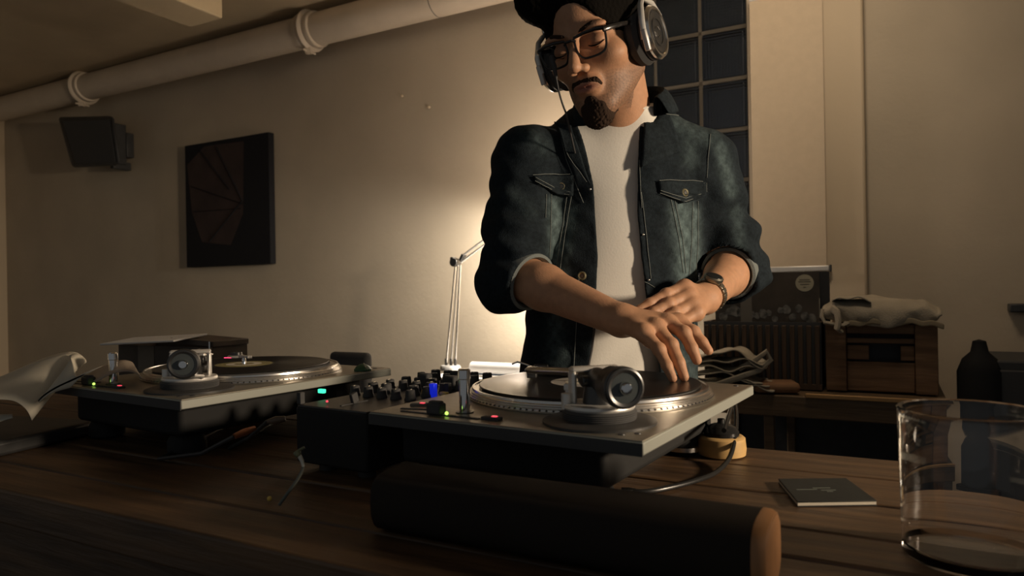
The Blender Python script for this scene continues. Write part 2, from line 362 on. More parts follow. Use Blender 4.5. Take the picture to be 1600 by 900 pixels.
# ---- dark chair behind the left turntable
cp = P(548, 566, 2.15)+WN*.2
chz = P(548, 550, 2.15).z
ch = thing('chair', (cp.x, cp.y, 0), WANG, 'dark chair with a rounded backrest standing behind the left turntable', 'chair')
part(ch, 'backrest', 'rubber', lambda b: b.box((0, -.2, chz-.14), (.155, .03, .28)), bevel=.02, seg=4)
part(ch, 'seat', 'rubber', lambda b: b.box((0, 0, .46), (.42, .42, .05)), bevel=.02, seg=3)
for sx in (-1, 1):
    for sy in (-1, 1): part(ch, 'leg', 'dark_metal', lambda b: b.cyl((sx*.18, sy*.18, .0), (sx*.16, sy*.16, .45), .012, 10))
part(ch, 'back_post', 'dark_metal', lambda b: b.box((0, -.2, .58), (.05, .02, .3)), bevel=.004)
# ---- low wooden rack against the right side, with crates on it
SZ = CZ-.325
s0 = H(1166, 615, SZ); s1 = H(1483, 631, SZ)
sw = 1.55; sd = .56
sl = wl(s0); sx0 = sl.x-.16; sy0 = (wl(s0).y+wl(s1).y)/2; sx1 = wl(s1).x
sw = sx1-sx0
sh_ = thing('rack', WE*((sx0+sx1)/2)+WN*(sy0+sd/2), WANG, 'low dark wooden rack carrying the two record crates', 'rack')
part(sh_, 'front_board', 'shelfwood', lambda b: b.box((0, -sd/2+.012, SZ-.032), (sw, .024, .062)), bevel=.003)
part(sh_, 'top_board', 'shelfwood', lambda b: b.box((0, 0.01, SZ-.012), (sw, sd-.02, .02)), bevel=.002)
px0 = wl(H(1262, 615, SZ)).x-(sx0+sx1)/2
MT['ledge'] = mat('ledge_wood', (.42, .24, .09), .5, var=.1, scale=12, stretch=(1, 10, 10))
part(sh_, 'edge_strip', 'ledge', lambda b: b.box(((px0+sw/2)/2, -sd/2-.002, SZ+.003), (sw/2-px0, .012, .012)), bevel=.002)
lx = wl(H(1198, 650, SZ-.06)).x-(sx0+sx1)/2
for xx in (-sw/2+.02, lx, sw/2-.02):
    for yy in (-sd/2+.03, sd/2-.02): part(sh_, 'leg', 'shelfwood', lambda b: b.box((xx, yy, (SZ-.06)/2), (.028, .028, SZ-.06)), bevel=.003)
part(sh_, 'lower_shelf', 'black', lambda b: b.box((0, .02, .35), (sw-.03, sd-.06, .02)))
part(sh_, 'back_panel', 'black', lambda b: b.box((0, sd/2-.004, SZ/2-.02), (sw, .008, SZ-.08)))
# ---- right crate: corner posts and boards with a hand hole
c0 = wl(H(1287, 618, SZ)); cx0 = wl(P(1289, 560, 1.0)*1).x
def on_rack(px, py, dy): # point on plane n = sy0+dy
    d = P(px, py, 1)-Vector((0, 0, CZ)); return Vector((0, 0, CZ))+d*((sy0+dy)/d.dot(WN))
k0 = on_rack(1290, 560, .13); k1 = on_rack(1466, 560, .13); ktop = on_rack(1370, 506, .13).z
kw = wl(k1).x-wl(k0).x; kd = .34; kh = ktop-SZ-.004
ck = thing('crate', WE*((wl(k0).x+wl(k1).x)/2)+WN*(sy0+.13+kd/2)+Vector((0, 0, SZ+.003)), WANG, 'brown wooden crate with horizontal boards and hand hole under the canvas bag', 'crate')
for sx in (-1, 1):
    for sy in (-1, 1): part(ck, 'corner_post', 'cratewood', lambda b: b.box((sx*(kw/2-.028), sy*(kd/2-.012), kh/2), (.056, .024, kh)), bevel=.002)
bh_ = [(.0, .085), (.094, .036), (.136, .026), (.166, .03), (.20, kh-.20)]
iw = kw-.114
part(ck, 'board', 'cratewood', lambda b: b.box((0, -kd/2+.016, .045), (iw, .012, .085)), bevel=.002)
part(ck, 'board', 'cratewood', lambda b: b.box((-iw*.33, -kd/2+.016, .115), (iw*.33, .012, .042)), bevel=.002)
part(ck, 'board', 'cratewood', lambda b: b.box((iw*.40, -kd/2+.016, .115), (iw*.2, .012, .042)), bevel=.002)
part(ck, 'board', 'cratewood', lambda b: b.box((0, -kd/2+.014, .15), (iw, .014, .014)), bevel=.002)
part(ck, 'board', 'cratewood', lambda b: b.box((.0, -kd/2+.019, .185), (iw*.6, .01, .030), (0, -.03, 0)), bevel=.004)
part(ck, 'board', 'cratewood', lambda b: b.box((0, -kd/2+.012, kh-.014), (iw, .016, .028)), bevel=.002)
part(ck, 'side_panel', 'cratewood', lambda b: b.box((-kw/2+.006, 0, kh/2), (.01, kd-.05, kh-.01)))
part(ck, 'side_panel', 'cratewood', lambda b: b.box((kw/2-.006, 0, kh/2), (.01, kd-.05, kh-.01)))
part(ck, 'back_panel', 'cratewood', lambda b: b.box((0, kd/2-.03, kh/2), (kw-.05, .01, kh-.01)))
part(ck, 'bottom_panel', 'cratewood', lambda b: b.box((0, 0, .006), (kw-.03, kd-.03, .01)))
# records standing in the crate, seen through the gaps
for i in range(6):
    rec = MB().box((0, 0, .0), (kw-.05, .006, .24)).build('record_sleeve', 'screen', loc=WE*((wl(k0).x+wl(k1).x)/2)+WN*(sy0+.20+.033*i)+Vector((0, 0, SZ+.135)), rz=WANG)
    tag(rec, 'dark record sleeve standing inside the brown board crate', 'record', 'record sleeves inside the board crate')
# ---- left crate: vertical slats
m0 = on_rack(1098, 560, .12); m1 = on_rack(1284, 560, .12); mtop = on_rack(1200, 503, .12).z
mw = wl(m1).x-wl(m0).x; mh = mtop-SZ-.004; md_ = .36
sc2 = thing('slatted_crate', WE*((wl(m0).x+wl(m1).x)/2)+WN*(sy0+.12+md_/2)+Vector((0, 0, SZ+.003)), WANG, 'dark crate of upright slats holding the record with the round sticker', 'crate')
nsl = 15
MT['slat'] = wood('slat_wood', (.05, .03, .016), (.085, .05, .027), .6, sc=6, axis=(12, 12, 1))
sb = MB().box((0, 0, 0), (mw/nsl*.55, .012, mh-.02)); s_0 = sb.build('slat', 'slat', sc2, bevel=.0015)
for i in range(nsl):
    o = s_0 if i == 0 else s_0.copy()
    if i: COL.objects.link(o)
    o.parent = sc2; o.location = (-mw/2+mw/nsl*(i+.5), -md_/2+.006, mh/2)
part(sc2, 'inner_panel', 'rubber', lambda b: b.box((0, -md_/2+.018, mh/2), (mw-.004, .008, mh)))
part(sc2, 'rail', 'slat', lambda b: b.box((0, -md_/2+.006, .008), (mw, .014, .016)))
for sx in (-1, 1): part(sc2, 'side_panel', 'slat', lambda b: b.box((sx*(mw/2-.006), .008, mh/2), (.01, md_-.03, mh)))
part(sc2, 'back_panel', 'slat', lambda b: b.box((0, md_/2-.006, mh/2), (mw, .01, mh)))
part(sc2, 'bottom_panel', 'slat', lambda b: b.box((0, .01, .006), (mw-.02, md_-.04, .01)))
# record with sticker in it
a0 = on_rack(1280, 424, .18); a1 = on_rack(1120, 500, .18)
aw = .315; ac = WE*(wl(a0).x-aw/2)+WN*(sy0+.18)+Vector((0, 0, a0.z-aw/2))
al_ = thing('album', ac, WANG, 'dark record sleeve with a round cream sticker standing in the slatted crate', 'record')
part(al_, 'sleeve', mat('album_cover', (.075, .06, .045), .35, var=.35, scale=9), lambda b: b.box((0, 0, 0), (aw, .005, aw)))
rnd = random.Random(3)
def blobs(b):
    for i in range(16):
        x = -aw*.42+aw*.84*i/15; z = .030+rnd.uniform(-.02, .016); r = rnd.uniform(.010, .02)
        n = 12; pts = [(x+r*math.cos(2*PI*k/n)*.9, -.0032, z+r*math.sin(2*PI*k/n)*rnd.uniform(.8, 1.2)) for k in range(n)]
        b.add(pts, [tuple(range(n))])
part(al_, 'cover_print', mat('album_print', (.16, .15, .13), .45, var=.5, scale=60), blobs, smooth=False)
part(al_, 'cover_band', mat('album_band', (.17, .15, .12), .45), lambda b: b.box((-.06, -.003, .04), (.035, .001, .10)), smooth=False)
sk = part(al_, 'sticker', mat('sticker', (.42, .38, .27), .5), lambda b: b.lathe([(.0265, 0), (.0265, .001), (0, .001)], (aw/2-.042, -.0025, aw/2-.035), 32, axis=(0, -1, 0)))
part(sk, 'sticker_print', mat('sticker_ink', (.12, .10, .07), .5), lambda b: [b.box((aw/2-.042+dx, -.0038, aw/2-.035+dz_), (w_, .0003, .0022)) for dx, dz_, w_ in ((0, .010, .030), (0, .004, .036), (0, -.004, .026), (0, -.013, .008))], smooth=False)
part(al_, 'sleeve_edge', 'paper', lambda b: b.box((aw/2-.0005, -.001, 0.045), (.0015, .006, .06)))
o = MB().box((0, 0, 0), (.315, .012, .315)).build('record_sleeve', mat('sleeve_b', (.03, .03, .03), .4), loc=ac+WN*.05+WE*.025+Vector((0, 0, .0)), rz=WANG)
tag(o, 'black record sleeve standing behind the sleeve with the round sticker', 'record')
# ---- canvas bag slumped on the right crate
def cloth(name, mtl, corners_fn, nu, nv, th, root=None, sub=1):
    g = [[corners_fn(i/(nu-1), j/(nv-1)) for j in range(nv)] for i in range(nu)]
    b = MB().sheet(g); return b.build(name, mtl, root, solid=th, sub=sub)
bg0 = on_rack(1284, 500, .11); bg1 = on_rack(1472, 500, .11); bz0 = on_rack(1380, 492, 0).z; bz1 = on_rack(1380, 457, 0).z
bwid_ = wl(bg1).x-wl(bg0).x
bag = thing('canvas_bag', WE*((wl(bg0).x+wl(bg1).x)/2)+WN*(sy0+.115)+Vector((0, 0, ktop)), WANG, 'slack beige canvas bag lying on top of the brown crate', 'bag')
hb = bz1-bz0
def bagtop(u, v):     # draped: front hem low, top bulging
    x = (u-.5)*bwid_
    droop = .5+.5*math.sin(PI*min(1, max(0, u)))**.5
    prof = [(-.005, -.0), (-.012, .018), (-.008, .04), (.03, .058), (.10, .064), (.2, .060), (.3, .045)]
    t = v*(len(prof)-1); i = min(int(t), len(prof)-2); f = t-i
    y = prof[i][0]*(1-f)+prof[i+1][0]*f; z = prof[i][1]*(1-f)+prof[i+1][1]*f
    wr = .005*math.sin(9*u+5*v)+.003*math.sin(19*u-9*v)+.0012*math.sin(41*u+12*v)
    ends = .5+.5*min(1, min(u, 1-u)*9)
    return (x, y+wr, .012+z*ends*(1+.10*math.sin(5*u+.6))+wr*.7-.018*(1-abs(2*u-1)**2)*(1-v)**2+(.014*(1-v)**2 if u > .97 or u < .03 else 0))
cloth('bag_cloth', 'canvas', bagtop, 60, 15, .003, bag)
def bagband(u, v):
    x = (u-.5)*bwid_*.80+.035
    return (x, -.010-.004*math.sin(8*u), .006+.012*math.sin(PI*u)-.016*v+.003*math.sin(30*u))
cloth('bag_hem', mat('hem', (.30, .24, .15), .8), bagband, 40, 4, .004, bag)
def lining(u, v): return ((u-.5)*bwid_*.34-bwid_*.24+.0, -.012+.05*v, .066+.010*math.sin(PI*u)+.004*math.sin(11*u))
cloth('bag_lining', mat('lining', (.10, .10, .085), .9), lining, 16, 5, .003, bag)
part(bag, 'handle', 'canvas', lambda b: b.tube([(-bwid_*.40, -.012, .045), (-bwid_*.36, -.03, .035), (-bwid_*.345, -.04, .01), (-bwid_*.36, -.038, -.012), (-bwid_*.33, -.03, -.02)], .007, 8, flat=2))
part(bag, 'handle', 'canvas', lambda b: b.tube([(-bwid_*.49, 0, .04), (-bwid_*.495, -.01, .02), (-bwid_*.47, -.016, .004), (-bwid_*.31, -.014, -.004), (-bwid_*.28, -.006, .004)], .006, 8, flat=2))
# ---- crumpled cloth bundle next to the hip
nb0 = on_rack(1095, 600, -.05); nb1 = on_rack(1200, 560, -.05); nz0 = SZ
cl = thing('cloth_bundle', WE*(wl(nb0).x+.06)+WN*(sy0+.06)+Vector((0, 0, SZ)), WANG, 'crumpled white tote bags stacked on the rack beside the man\'s hip', 'bag')
for i in range(6):
    ph = i*1.7; w_ = .30-.014*i; zz = .008+.0165*i
    def lay(u, v, ph=ph, w_=w_, zz=zz, i=i):
        return ((u-.5)*w_+.02*math.sin(ph)-.02, (v-.5)*.12-.01, zz+.007*math.sin(9*u+ph)+.005*math.sin(17*u+7*v+ph)+.025*max(0, u-.75)*math.sin(ph+2)*3+.006*i*math.sin(3*u))
    cloth('fold', 'canvas', lay, 26, 8, .006, cl)
part(cl, 'strap', 'canvas', lambda b: b.tube([(.04, -.05, .07), (.09, -.06, .10), (.12, -.05, .125), (.13, -.04, .10), (.10, -.06, .07), (.02, -.075, .04), (-.03, -.07, .02)], .004, 8, flat=2))
o = MB().box((0, 0, 0), (.13, .10, .03)).build('paper_bag', mat('brown_paper', (.22, .11, .05), .8, var=.2, scale=10), loc=WE*(wl(on_rack(1206, 600, 0)).x)+WN*(sy0+.055)+Vector((0, 0, SZ+.018)), rz=WANG+.3, bevel=.012)
tag(o, 'small crushed brown paper packet beside the crumpled tote bags', 'packet')
# ---- dark loudspeaker and bottle at the right edge
bx0 = on_rack(1548, 563, .15)
o = thing('floor_speaker', WE*(wl(bx0).x+.2)+WN*(sy0+.3), WANG, 'tall black cabinet standing in the dark at the right edge', 'cabinet')
part(o, 'cabinet_body', 'rubber', lambda b: b.box((0, 0, bx0.z/2), (.4, .3, bx0.z)), bevel=.006)
part(o, 'cabinet_door', 'rubber', lambda b: b.box((0, -.154, bx0.z/2), (.37, .01, bx0.z-.05)), bevel=.004)
tb = on_rack(1530, 530, .17)
MT['soot'] = mat('soot_black', (.018, .018, .018), .8, spec=.2)
o = thing('canister', (tb.x, tb.y, 0), 0, 'black cone-topped canister on a stand right of the brown crate', 'canister')
part(o, 'body', 'soot', lambda b: b.lathe([(.055, tb.z-.26), (.055, tb.z-.09), (.042, tb.z-.055), (.022, tb.z-.035), (.016, tb.z-.005), (.0, tb.z)], (0, 0, 0), 24))
part(o, 'stand', 'soot', lambda b: b.lathe([(.12, 0), (.12, .02), (.02, .03), (.02, tb.z-.29), (.07, tb.z-.28), (.07, tb.z-.26), (0, tb.z-.26)], (0, 0, 0), 24))
# ================================================================ TABLE
TZ = CZ-.245
DARKT = .479
tb0 = -2.1; tb1 = 1.15
table = thing('table', (0, 0, TZ), WANG, 'long dark wooden plank table carrying the turntables and mixer', 'table')
pl = [(.479, .560), (.563, .672), (.675, .752), (.755, .868), (.871, .985), (.988, 1.100)]
for k, (n0, n1) in enumerate(pl):
    ex = random.uniform(-.01, .01)
    b = MB(); b.box(((tb0+tb1)/2, (n0+n1)/2, -.0225-.0006*(k % 2)), (tb1-tb0+ex, n1-n0, .045)); b.build('plank', 'table', table, bevel=.004)
for xx in (tb0+.1, tb1-.1, -.5):
    for yy in (.56, 1.02): part(table, 'leg', 'table', lambda b: b.box((xx, yy, -.045-(TZ-.045)/2), (.07, .07, TZ-.045)), bevel=.004)
part(table, 'apron', 'table', lambda b: b.box(((tb0+tb1)/2, .53, -.095), (tb1-tb0-.2, .03, .1)), bevel=.003)
# ================================================================ TURNTABLES
TH = .148; PT = CZ-TH-TZ                 # top plate height above the table
def place(corner_px, ang, w, d):         # footprint centre so that the near right corner falls on the pixel
    c = H(*corner_px, CZ-TH); u = Vector((math.cos(ang), math.sin(ang), 0)); v = Vector((-math.sin(ang), math.cos(ang), 0))
    o = c-u*w/2+v*d/2; return Vector((o.x, o.y, TZ))
W2 = .355; D2 = .425
def turntable(name, loc, rz, label, arm_turn, marker):
    t = thing(name, loc, rz, label, 'turntable', 'turntables on the table'); t.location = loc
    w = W2; d = D2; z = PT
    xr = w/2; yn = -d/2
    part(t, 'body', 'soot2', lambda b: b.box((-.020, .012, (z-.014+.030)/2), (w-.075, d-.05, z-.014-.030)), bevel=.008, seg=3)
    part(t, 'rim', 'lip', lambda b: b.box((0, 0, z-.0075), (w, d, .013)), bevel=.0015)
    part(t, 'front_shade_strip', 'rubber', lambda b: b.box((0, -d/2-.0004, z-.0085), (w-.001, .0012, .0125)))  # black strip stands for shade on the rim's unlit front face
    part(t, 'top_plate', 'plate', lambda b: b.box((0, 0, z-.0004), (w-.002, d-.002, .0016)), bevel=.0006)
    for sx in (-1, 1):
        for sy in (-1, 1):
            f = part(t, 'foot', 'soot2', lambda b: b.lathe([(.024, 0), (.028, .004), (.028, .018), (.02, .032)], (-.02+sx*(w/2-.07), .01+sy*(d/2-.06), 0), 28))
            if sx > 0 and sy > 0: part(f, 'foot_ring', 'silver', lambda b: b.lathe([(.0282, .004), (.031, .006), (.031, .012), (.0282, .014)], (-.02+sx*(w/2-.07), .01+sy*(d/2-.06), 0), 28))
    # platter
    cx = xr-.178; cy = yn+.245
    prof = [(0, 0), (.158, 0), (.160, .002)]
    for k in range(5): prof += [(.1605+.0012*k, .0125-.0022*k-.0003) for _ in (0,)]
    pr_ = [(.05, z+.001), (.166, z+.001), (.1665, z+.003), (.1650, z+.004), (.1660, z+.0055), (.1635, z+.0065), (.1645, z+.008), (.1620, z+.009), (.1630, z+.0105), (.1605, z+.0115), (.1600, z+.0145), (.1575, z+.0145), (.157, z+.013), (0, z+.013)]
    pl_ = part(t, 'platter', 'silver', lambda b: b.lathe(pr_, (cx, cy, 0), 96))
    part(pl_, 'mat', 'rubber', lambda b: b.lathe([(.146, z+.013), (.146, z+.0152), (0, z+.0152)], (cx, cy, 0), 64))
    part(t, 'spindle', 'chrome', lambda b: b.lathe([(.0036, z+.012), (.0036, z+.026), (.002, z+.029), (0, z+.0295)], (cx, cy, 0), 16))
    # strobe dots as small studs
    sd_ = MB()
    for k in range(120):
        a = 2*PI*k/120; sd_.box((cx+.1650*math.cos(a), cy+.1650*math.sin(a), z+.0037), (.002, .0022, .0012), (0, 0, a))
    so = sd_.build('strobe_dots', 'dark_metal', pl_); so['kind'] = 'stuff'
    # start button and pods on the far left corner
    part(t, 'start_button', 'silver', lambda b: b.box((-w/2+.03, d/2-.032, z+.003), (.03, .026, .005)), bevel=.002)
    pod = part(t, 'strobe_pod', 'satin', lambda b: (b.lathe([(.017, z), (.017, z+.018), (.014, z+.021), (0, z+.021)], (-w/2+.055, d/2-.10, 0), 24), b.box((-w/2+.078, d/2-.10, z+.017), (.034, .010, .009))), bevel=.001)
    part(pod, 'strobe_lamp', 'red_led', lambda b: b.box((-w/2+.052, d/2-.1175, z+.013), (.018, .004, .009)), bevel=.001)
    pod2 = part(t, 'power_switch', 'dark_metal', lambda b: b.lathe([(.012, z+.021), (.011, z+.027), (0, z+.028)], (-w/2+.055, d/2-.10, 0), 20))
    # target light pillar
    tx = xr-.245+.0; ty = yn+.048
    tg = part(t, 'target_light', 'chrome', lambda b: b.lathe([(.0065, z), (.0065, z+.040), (.0075, z+.041), (.0075, z+.051), (.006, z+.053), (0, z+.053)], (tx, ty, 0), 20))
    part(t, 'target_light_socket', 'dark_metal', lambda b: b.lathe([(.011, z), (.011, z+.0015), (0, z+.0015)], (tx, ty, 0), 20))
    # pitch fader
    fx = xr-.262; fy = yn+.020
    part(t, 'fader_slot', 'rubber', lambda b: b.box((fx+.0, fy, z+.0008), (.115, .0055, .0014)))
    fk = part(t, 'fader_knob', 'rubber', lambda b: (b.box((fx-.004, fy, z+.008), (.020, .014, .013)), b.box((fx-.004, fy, z+.015), (.017, .010, .004))), bevel=.002)
    part(t, 'fader_lamp', 'lime_led', lambda b: b.ball((fx+.0115, fy+.0, z+.0035), .0022, 10))
    for k, (dx, dy) in enumerate(((.072, .004), (-.062, .040))):
        s_ = part(t, 'speed_button', 'rubber', lambda b: b.box((fx+dx, fy+dy, z+.002), (.024, .010, .004), (0, 0, .45 if k else 0)), bevel=.001)
        part(s_, 'button_lamp', 'red_dim', lambda b: b.box((fx+dx+.004, fy+dy, z+.0045), (.006, .004, .0012)))
    part(t, 'index_slot', 'rubber', lambda b: b.box((fx-.045, fy+.020, z+.0008), (.052, .005, .0014), (0, 0, .25)))
    # tonearm
    ax = xr-.078; ay = yn+.068
    part(t, 'tonearm_well', 'black', lambda b: b.lathe([(.062, z), (.062, z+.003), (.056, z+.005), (0, z+.005)], (ax, ay, 0), 48))
    part(t, 'height_ring', 'rubber', lambda b: b.lathe([(.040, z+.005)]+[(.040+.0008*(k % 2), z+.006+.001*k) for k in range(8)]+[(.038, z+.016), (0, z+.016)], (ax, ay, 0), 64))
    part(t, 'base_ring', 'satin', lambda b: b.lathe([(.038, z+.016), (.039, z+.018), (.038, z+.021), (.034, z+.0215), (0, z+.0215)], (ax, ay, 0), 48))
    part(t, 'gimbal_post', 'dark_metal', lambda b: b.lathe([(.018, z+.021), (.016, z+.040), (.012, z+.044), (0, z+.044)], (ax, ay, 0), 24))
    part(t, 'antiskate_dial', 'satin', lambda b: b.cyl((ax-.030, ay-.018, z+.015), (ax-.030, ay-.018, z+.032), .0062, 16))
    A = arm_turn; ad_ = Vector((math.sin(A), math.cos(A), 0)); sd2 = Vector((ad_.y, -ad_.x, 0)); pv = Vector((ax, ay, z+.046))
    part(t, 'gimbal_yoke', 'satin', lambda b: (b.box(pv+ad_*.012+sd2*.026+Vector((0, 0, -.008)), (.006, .016, .036), (0, 0, -A)), b.box(pv+ad_*.012-sd2*.0+Vector((0, 0, .0115)), (.058, .014, .006), (0, 0, -A)), b.box(pv+ad_*.012-sd2*.026+Vector((0, 0, -.008)), (.006, .016, .036), (0, 0, -A))), bevel=.003)
    part(t, 'arm_housing', 'dark_metal', lambda b: (b.cyl(pv-ad_*.03, pv+ad_*.03, .0135, 24), b.cyl(pv-sd2*.02, pv+sd2*.02, .006, 12)), bevel=.001)
    part(t, 'arm_tube', 'silver', lambda b: b.tube([pv+ad_*.025, pv+ad_*.08, pv+ad_*.12-sd2*.006+Vector((0, 0, -.003)), pv+ad_*.16-sd2*.016+Vector((0, 0, -.006)), pv+ad_*.195-sd2*.020+Vector((0, 0, -.009)), pv+ad_*.215-sd2*.013+Vector((0, 0, -.011))], .0048, 14))
    hs = pv+ad_*.235-sd2*.004+Vector((0, 0, -.013))
    h_ = part(t, 'headshell', 'silver', lambda b: (b.box(hs, (.016, .036, .004), (-.05, 0, -A-.38)), b.cyl(hs-ad_*.026+Vector((-.006, 0, .001)), hs-ad_*.012+Vector((-.003, 0, .0)), .0062, 14)), bevel=.001)
    part(h_, 'cartridge', 'dark_metal', lambda b: b.box(hs+Vector((0, .002, -.007)), (.013, .022, .010), (-.05, 0, -A-.38)), bevel=.001)
    part(h_, 'finger_lift', 'silver', lambda b: b.tube([hs+Vector((-.006, .010, .002)), hs+Vector((-.016, .014, .004)), hs+Vector((-.030, .012, .008)), hs+Vector((-.036, .006, .005))], .0014, 8))
    cw0 = pv-ad_*.034; cw1 = pv-ad_*.066
    cwt = part(t, 'counterweight', 'dark_metal', lambda b: b.lathe([(.0, 0), (.017, 0), (.0195, .002)]+[(.0195+.0004*(k % 2), .004+.002*k) for k in range(9)]+[(.0215, .024), (.0215, .031), (.020, .0325), (.0, .0325)], cw0, 40, axis=-ad_))
    part(cwt, 'weight_dial', 'dark_metal', lambda b: b.lathe([(.0155, .0), (.0205, .0), (.0205, .0022), (.0185, .003), (.0155, .0018)], cw1-ad_*.0005, 40, axis=-ad_, closed=True))
    part(cwt, 'weight_face', mat('dial_face', (.07, .08, .08), .15, .2), lambda b: b.lathe([(.0160, .0), (.0155, .0012), (0, .0012)], cw1-ad_*.0003, 40, axis=-ad_))
    part(cwt, 'weight_stub', 'chrome', lambda b: b.lathe([(.0070, .0), (.0068, .004), (.005, .0065), (0, .007)], cw1-ad_*.001, 24, axis=-ad_))
    part(t, 'arm_rest', 'satin', lambda b: (b.cyl((ax-.048, ay+.02, z), (ax-.048, ay+.02, z+.030), .004, 12), b.box((ax-.048, ay+.02, z+.033), (.010, .006, .008))), bevel=.001)
    part(t, 'cue_lever', 'satin', lambda b: b.tube([(ax+.036, ay-.006, z+.02), (ax+.045, ay-.010, z+.025), (ax+.052, ay-.030, z+.028)], .0022, 8))
    for px_, py_ in ((xr-.018, yn+.03), (xr-.03, yn+.018), (xr-.02, d/2-.02)):
        part(t, 'screw', 'dark_metal', lambda b: b.lathe([(.004, z), (.0035, z+.0012), (0, z+.0014)], (px_, py_, 0), 12))
    return t, Vector((cx, cy, z+.0152))
T2rot = -.566; T1rot = -.575
T2loc = place((1005, 690), T2rot, W2, D2); T1loc = place((283, 625), T1rot, W2*1.10, D2)
t2, pc2 = turntable('turntable', T2loc, T2rot, 'silver topped turntable on the right that the man\'s hand reaches over', -.84, 0)
t1 = dup(t2, T1loc, T1rot, 'silver topped turntable on the left beside the curled pages')
t1.scale = (1.10, 1.0, 1.0)
def t1p(p): return Matrix.Translation(T1loc) @ Matrix.Rotation(T1rot, 4, 'Z') @ Vector((p[0]*1.1, p[1], p[2]))
def t2p(p): return Matrix.Translation(T2loc) @ Matrix.Rotation(T2rot, 4, 'Z') @ Vector(p)
# ---- the records on them
def record(loc, label, lab, lr):
    r = thing('vinyl_record', loc, 0, label, 'record', 'records on the turntables')
    pr_ = [(.0035, 0), (.150, 0), (.151, .0009), (.150, .0018)]
    x = .147
    while x > lr+.008:
        pr_ += [(x, .0018), (x-.0012, .00155)]; x -= .0026
    pr_ += [(lr+.002, .0017), (.0035, .0017)]
    part(r, 'disc', 'vinyl', lambda b: b.lathe(pr_, n=96, closed=True))
    l = part(r, 'record_label', lab, lambda b: b.lathe([(.0045, .0018), (lr, .0018), (lr, .0021), (.0045, .0021)], n=64, closed=True))
    part(l, 'label_ring', 'paper', lambda b: b.lathe([(lr*.36, .0021), (lr*.62, .0021), (lr*.62, .0023), (lr*.36, .0023)], n=48, closed=True))
    return r
record(t2p(pc2), 'black record with a grey paper label under the man\'s fingertips', 'label_grey', .052)
record(t1p(pc2), 'black record with an olive label on the left turntable', 'label_olive', .050)
# ================================================================ MIXER
u2 = Vector((math.cos(T2rot), math.sin(T2rot), 0)); v2 = Vector((-math.sin(T2rot), math.cos(T2rot), 0))
c_nl = H(439, 634, CZ-TH-.004); c_nr = H(578, 642, CZ-TH-.004)
mzw = (c_nr-c_nl).dot(u2)-.004; mzd = .335; MZ = CZ-TH-.008-TZ
mc = c_nr-u2*(mzw/2+.006)+v2*(mzd/2); 
mx = thing('mixer', (mc.x, mc.y, TZ), T2rot, 'black mixer crowded with knobs between the two turntables', 'mixer')
part(mx, 'body', 'soot2', lambda b: b.box((0, 0, .012+(MZ-.012)/2), (mzw, mzd, MZ-.012)), bevel=.004)
part(mx, 'face_plate', 'dark_metal', lambda b: b.box((0, 0, MZ), (mzw-.004, mzd-.004, .003)), bevel=.001)
for sx in (-1, 1):
    for sy in (-1, 1): part(mx, 'foot', 'rubber', lambda b: b.lathe([(.012, 0), (.012, .013), (0, .013)], (sx*(mzw/2-.03), sy*(mzd/2-.03), 0), 16))
rk = random.Random(8)
def knob(x, y, m='rubber', r=.0085, h=.017):
    k = part(mx, 'knob', m, lambda b: b.lathe([(r*1.15, MZ+.001), (r*1.15, MZ+.004), (r, MZ+.006), (r*.9, MZ+h-.001), (r*.75, MZ+h), (0, MZ+h)], (x, y, 0), 16))
    a = rk.uniform(-2, 2)
    part(k, 'pointer', 'paper', lambda b: b.box((x+r*.5*math.cos(a), y+r*.5*math.sin(a), MZ+h+.0003), (r*.8, .0012, .0008), (0, 0, a)))
    return k
cols = 5
for i in range(cols):
    for j in range(6):
        x = -mzw/2+mzw*(i+.5)/cols; y = -mzd/2+.10+j*.038
        if (i, j) == (2, 1): continue
        m = 'rubber'
        if (i, j) == (4, 0): m = 'rubber'
        kk = knob(x, y, m, .0085 if j % 2 else .0072, .019 if j > 3 else .016)
# channel faders near the DJ side, cross fader, lit buttons, colour caps
for x in (-.06, .0, .06):
    if abs(x) < mzw/2-.01:
        part(mx, 'fader_slot', 'rubber', lambda b: b.box((x, -mzd/2+.045, MZ+.002), (.003, .05, .001)))
        part(mx, 'fader_cap', 'paper' if x < 0 else 'rubber', lambda b: b.box((x, -mzd/2+.045, MZ+.009), (.006, .011, .014), (.3, 0, 0)), bevel=.001)
def at_mixer(px, py, dz): 
    p = H(px, py, TZ+MZ+dz); q = p-mc; return q.dot(u2), q.dot(v2)
def cap(px, py, m, sz, lbl, name='lit_button', dz=.006):
    x, y = at_mixer(px, py, dz); o = part(mx, name, m, lambda b: b.box((x, y, MZ+dz), sz), bevel=.001); o['label'] = lbl; return o
cap(503, 611, 'green_led', (.012, .006, .006), 'glowing green button')
cap(511, 627, 'red_dim', (.003, .003, .003), 'tiny red lamp', 'lamp')
cap(677, 610, 'blue', (.0085, .0085, .020), 'blue knob cap', 'knob', .011)
cap(694, 615, 'yellow', (.012, .008, .005), 'yellow button')
cap(664, 612, 'yellow', (.010, .006, .006), 'yellow button', dz=.004)
for px, py in ((470, 622), (700, 607)):
    cap(px, py, 'rubber', (.008, .008, .016), 'tall black switch', 'switch', .010)
for (px, py, s) in ((664, 594, .021), (704, 598, .024), (712, 590, .016)):
    x, y = at_mixer(px, py, .012); part(mx, 'knob', 'rubber', lambda b: b.box((x, y, MZ+.012), (s, .014, .022)), bevel=.003)
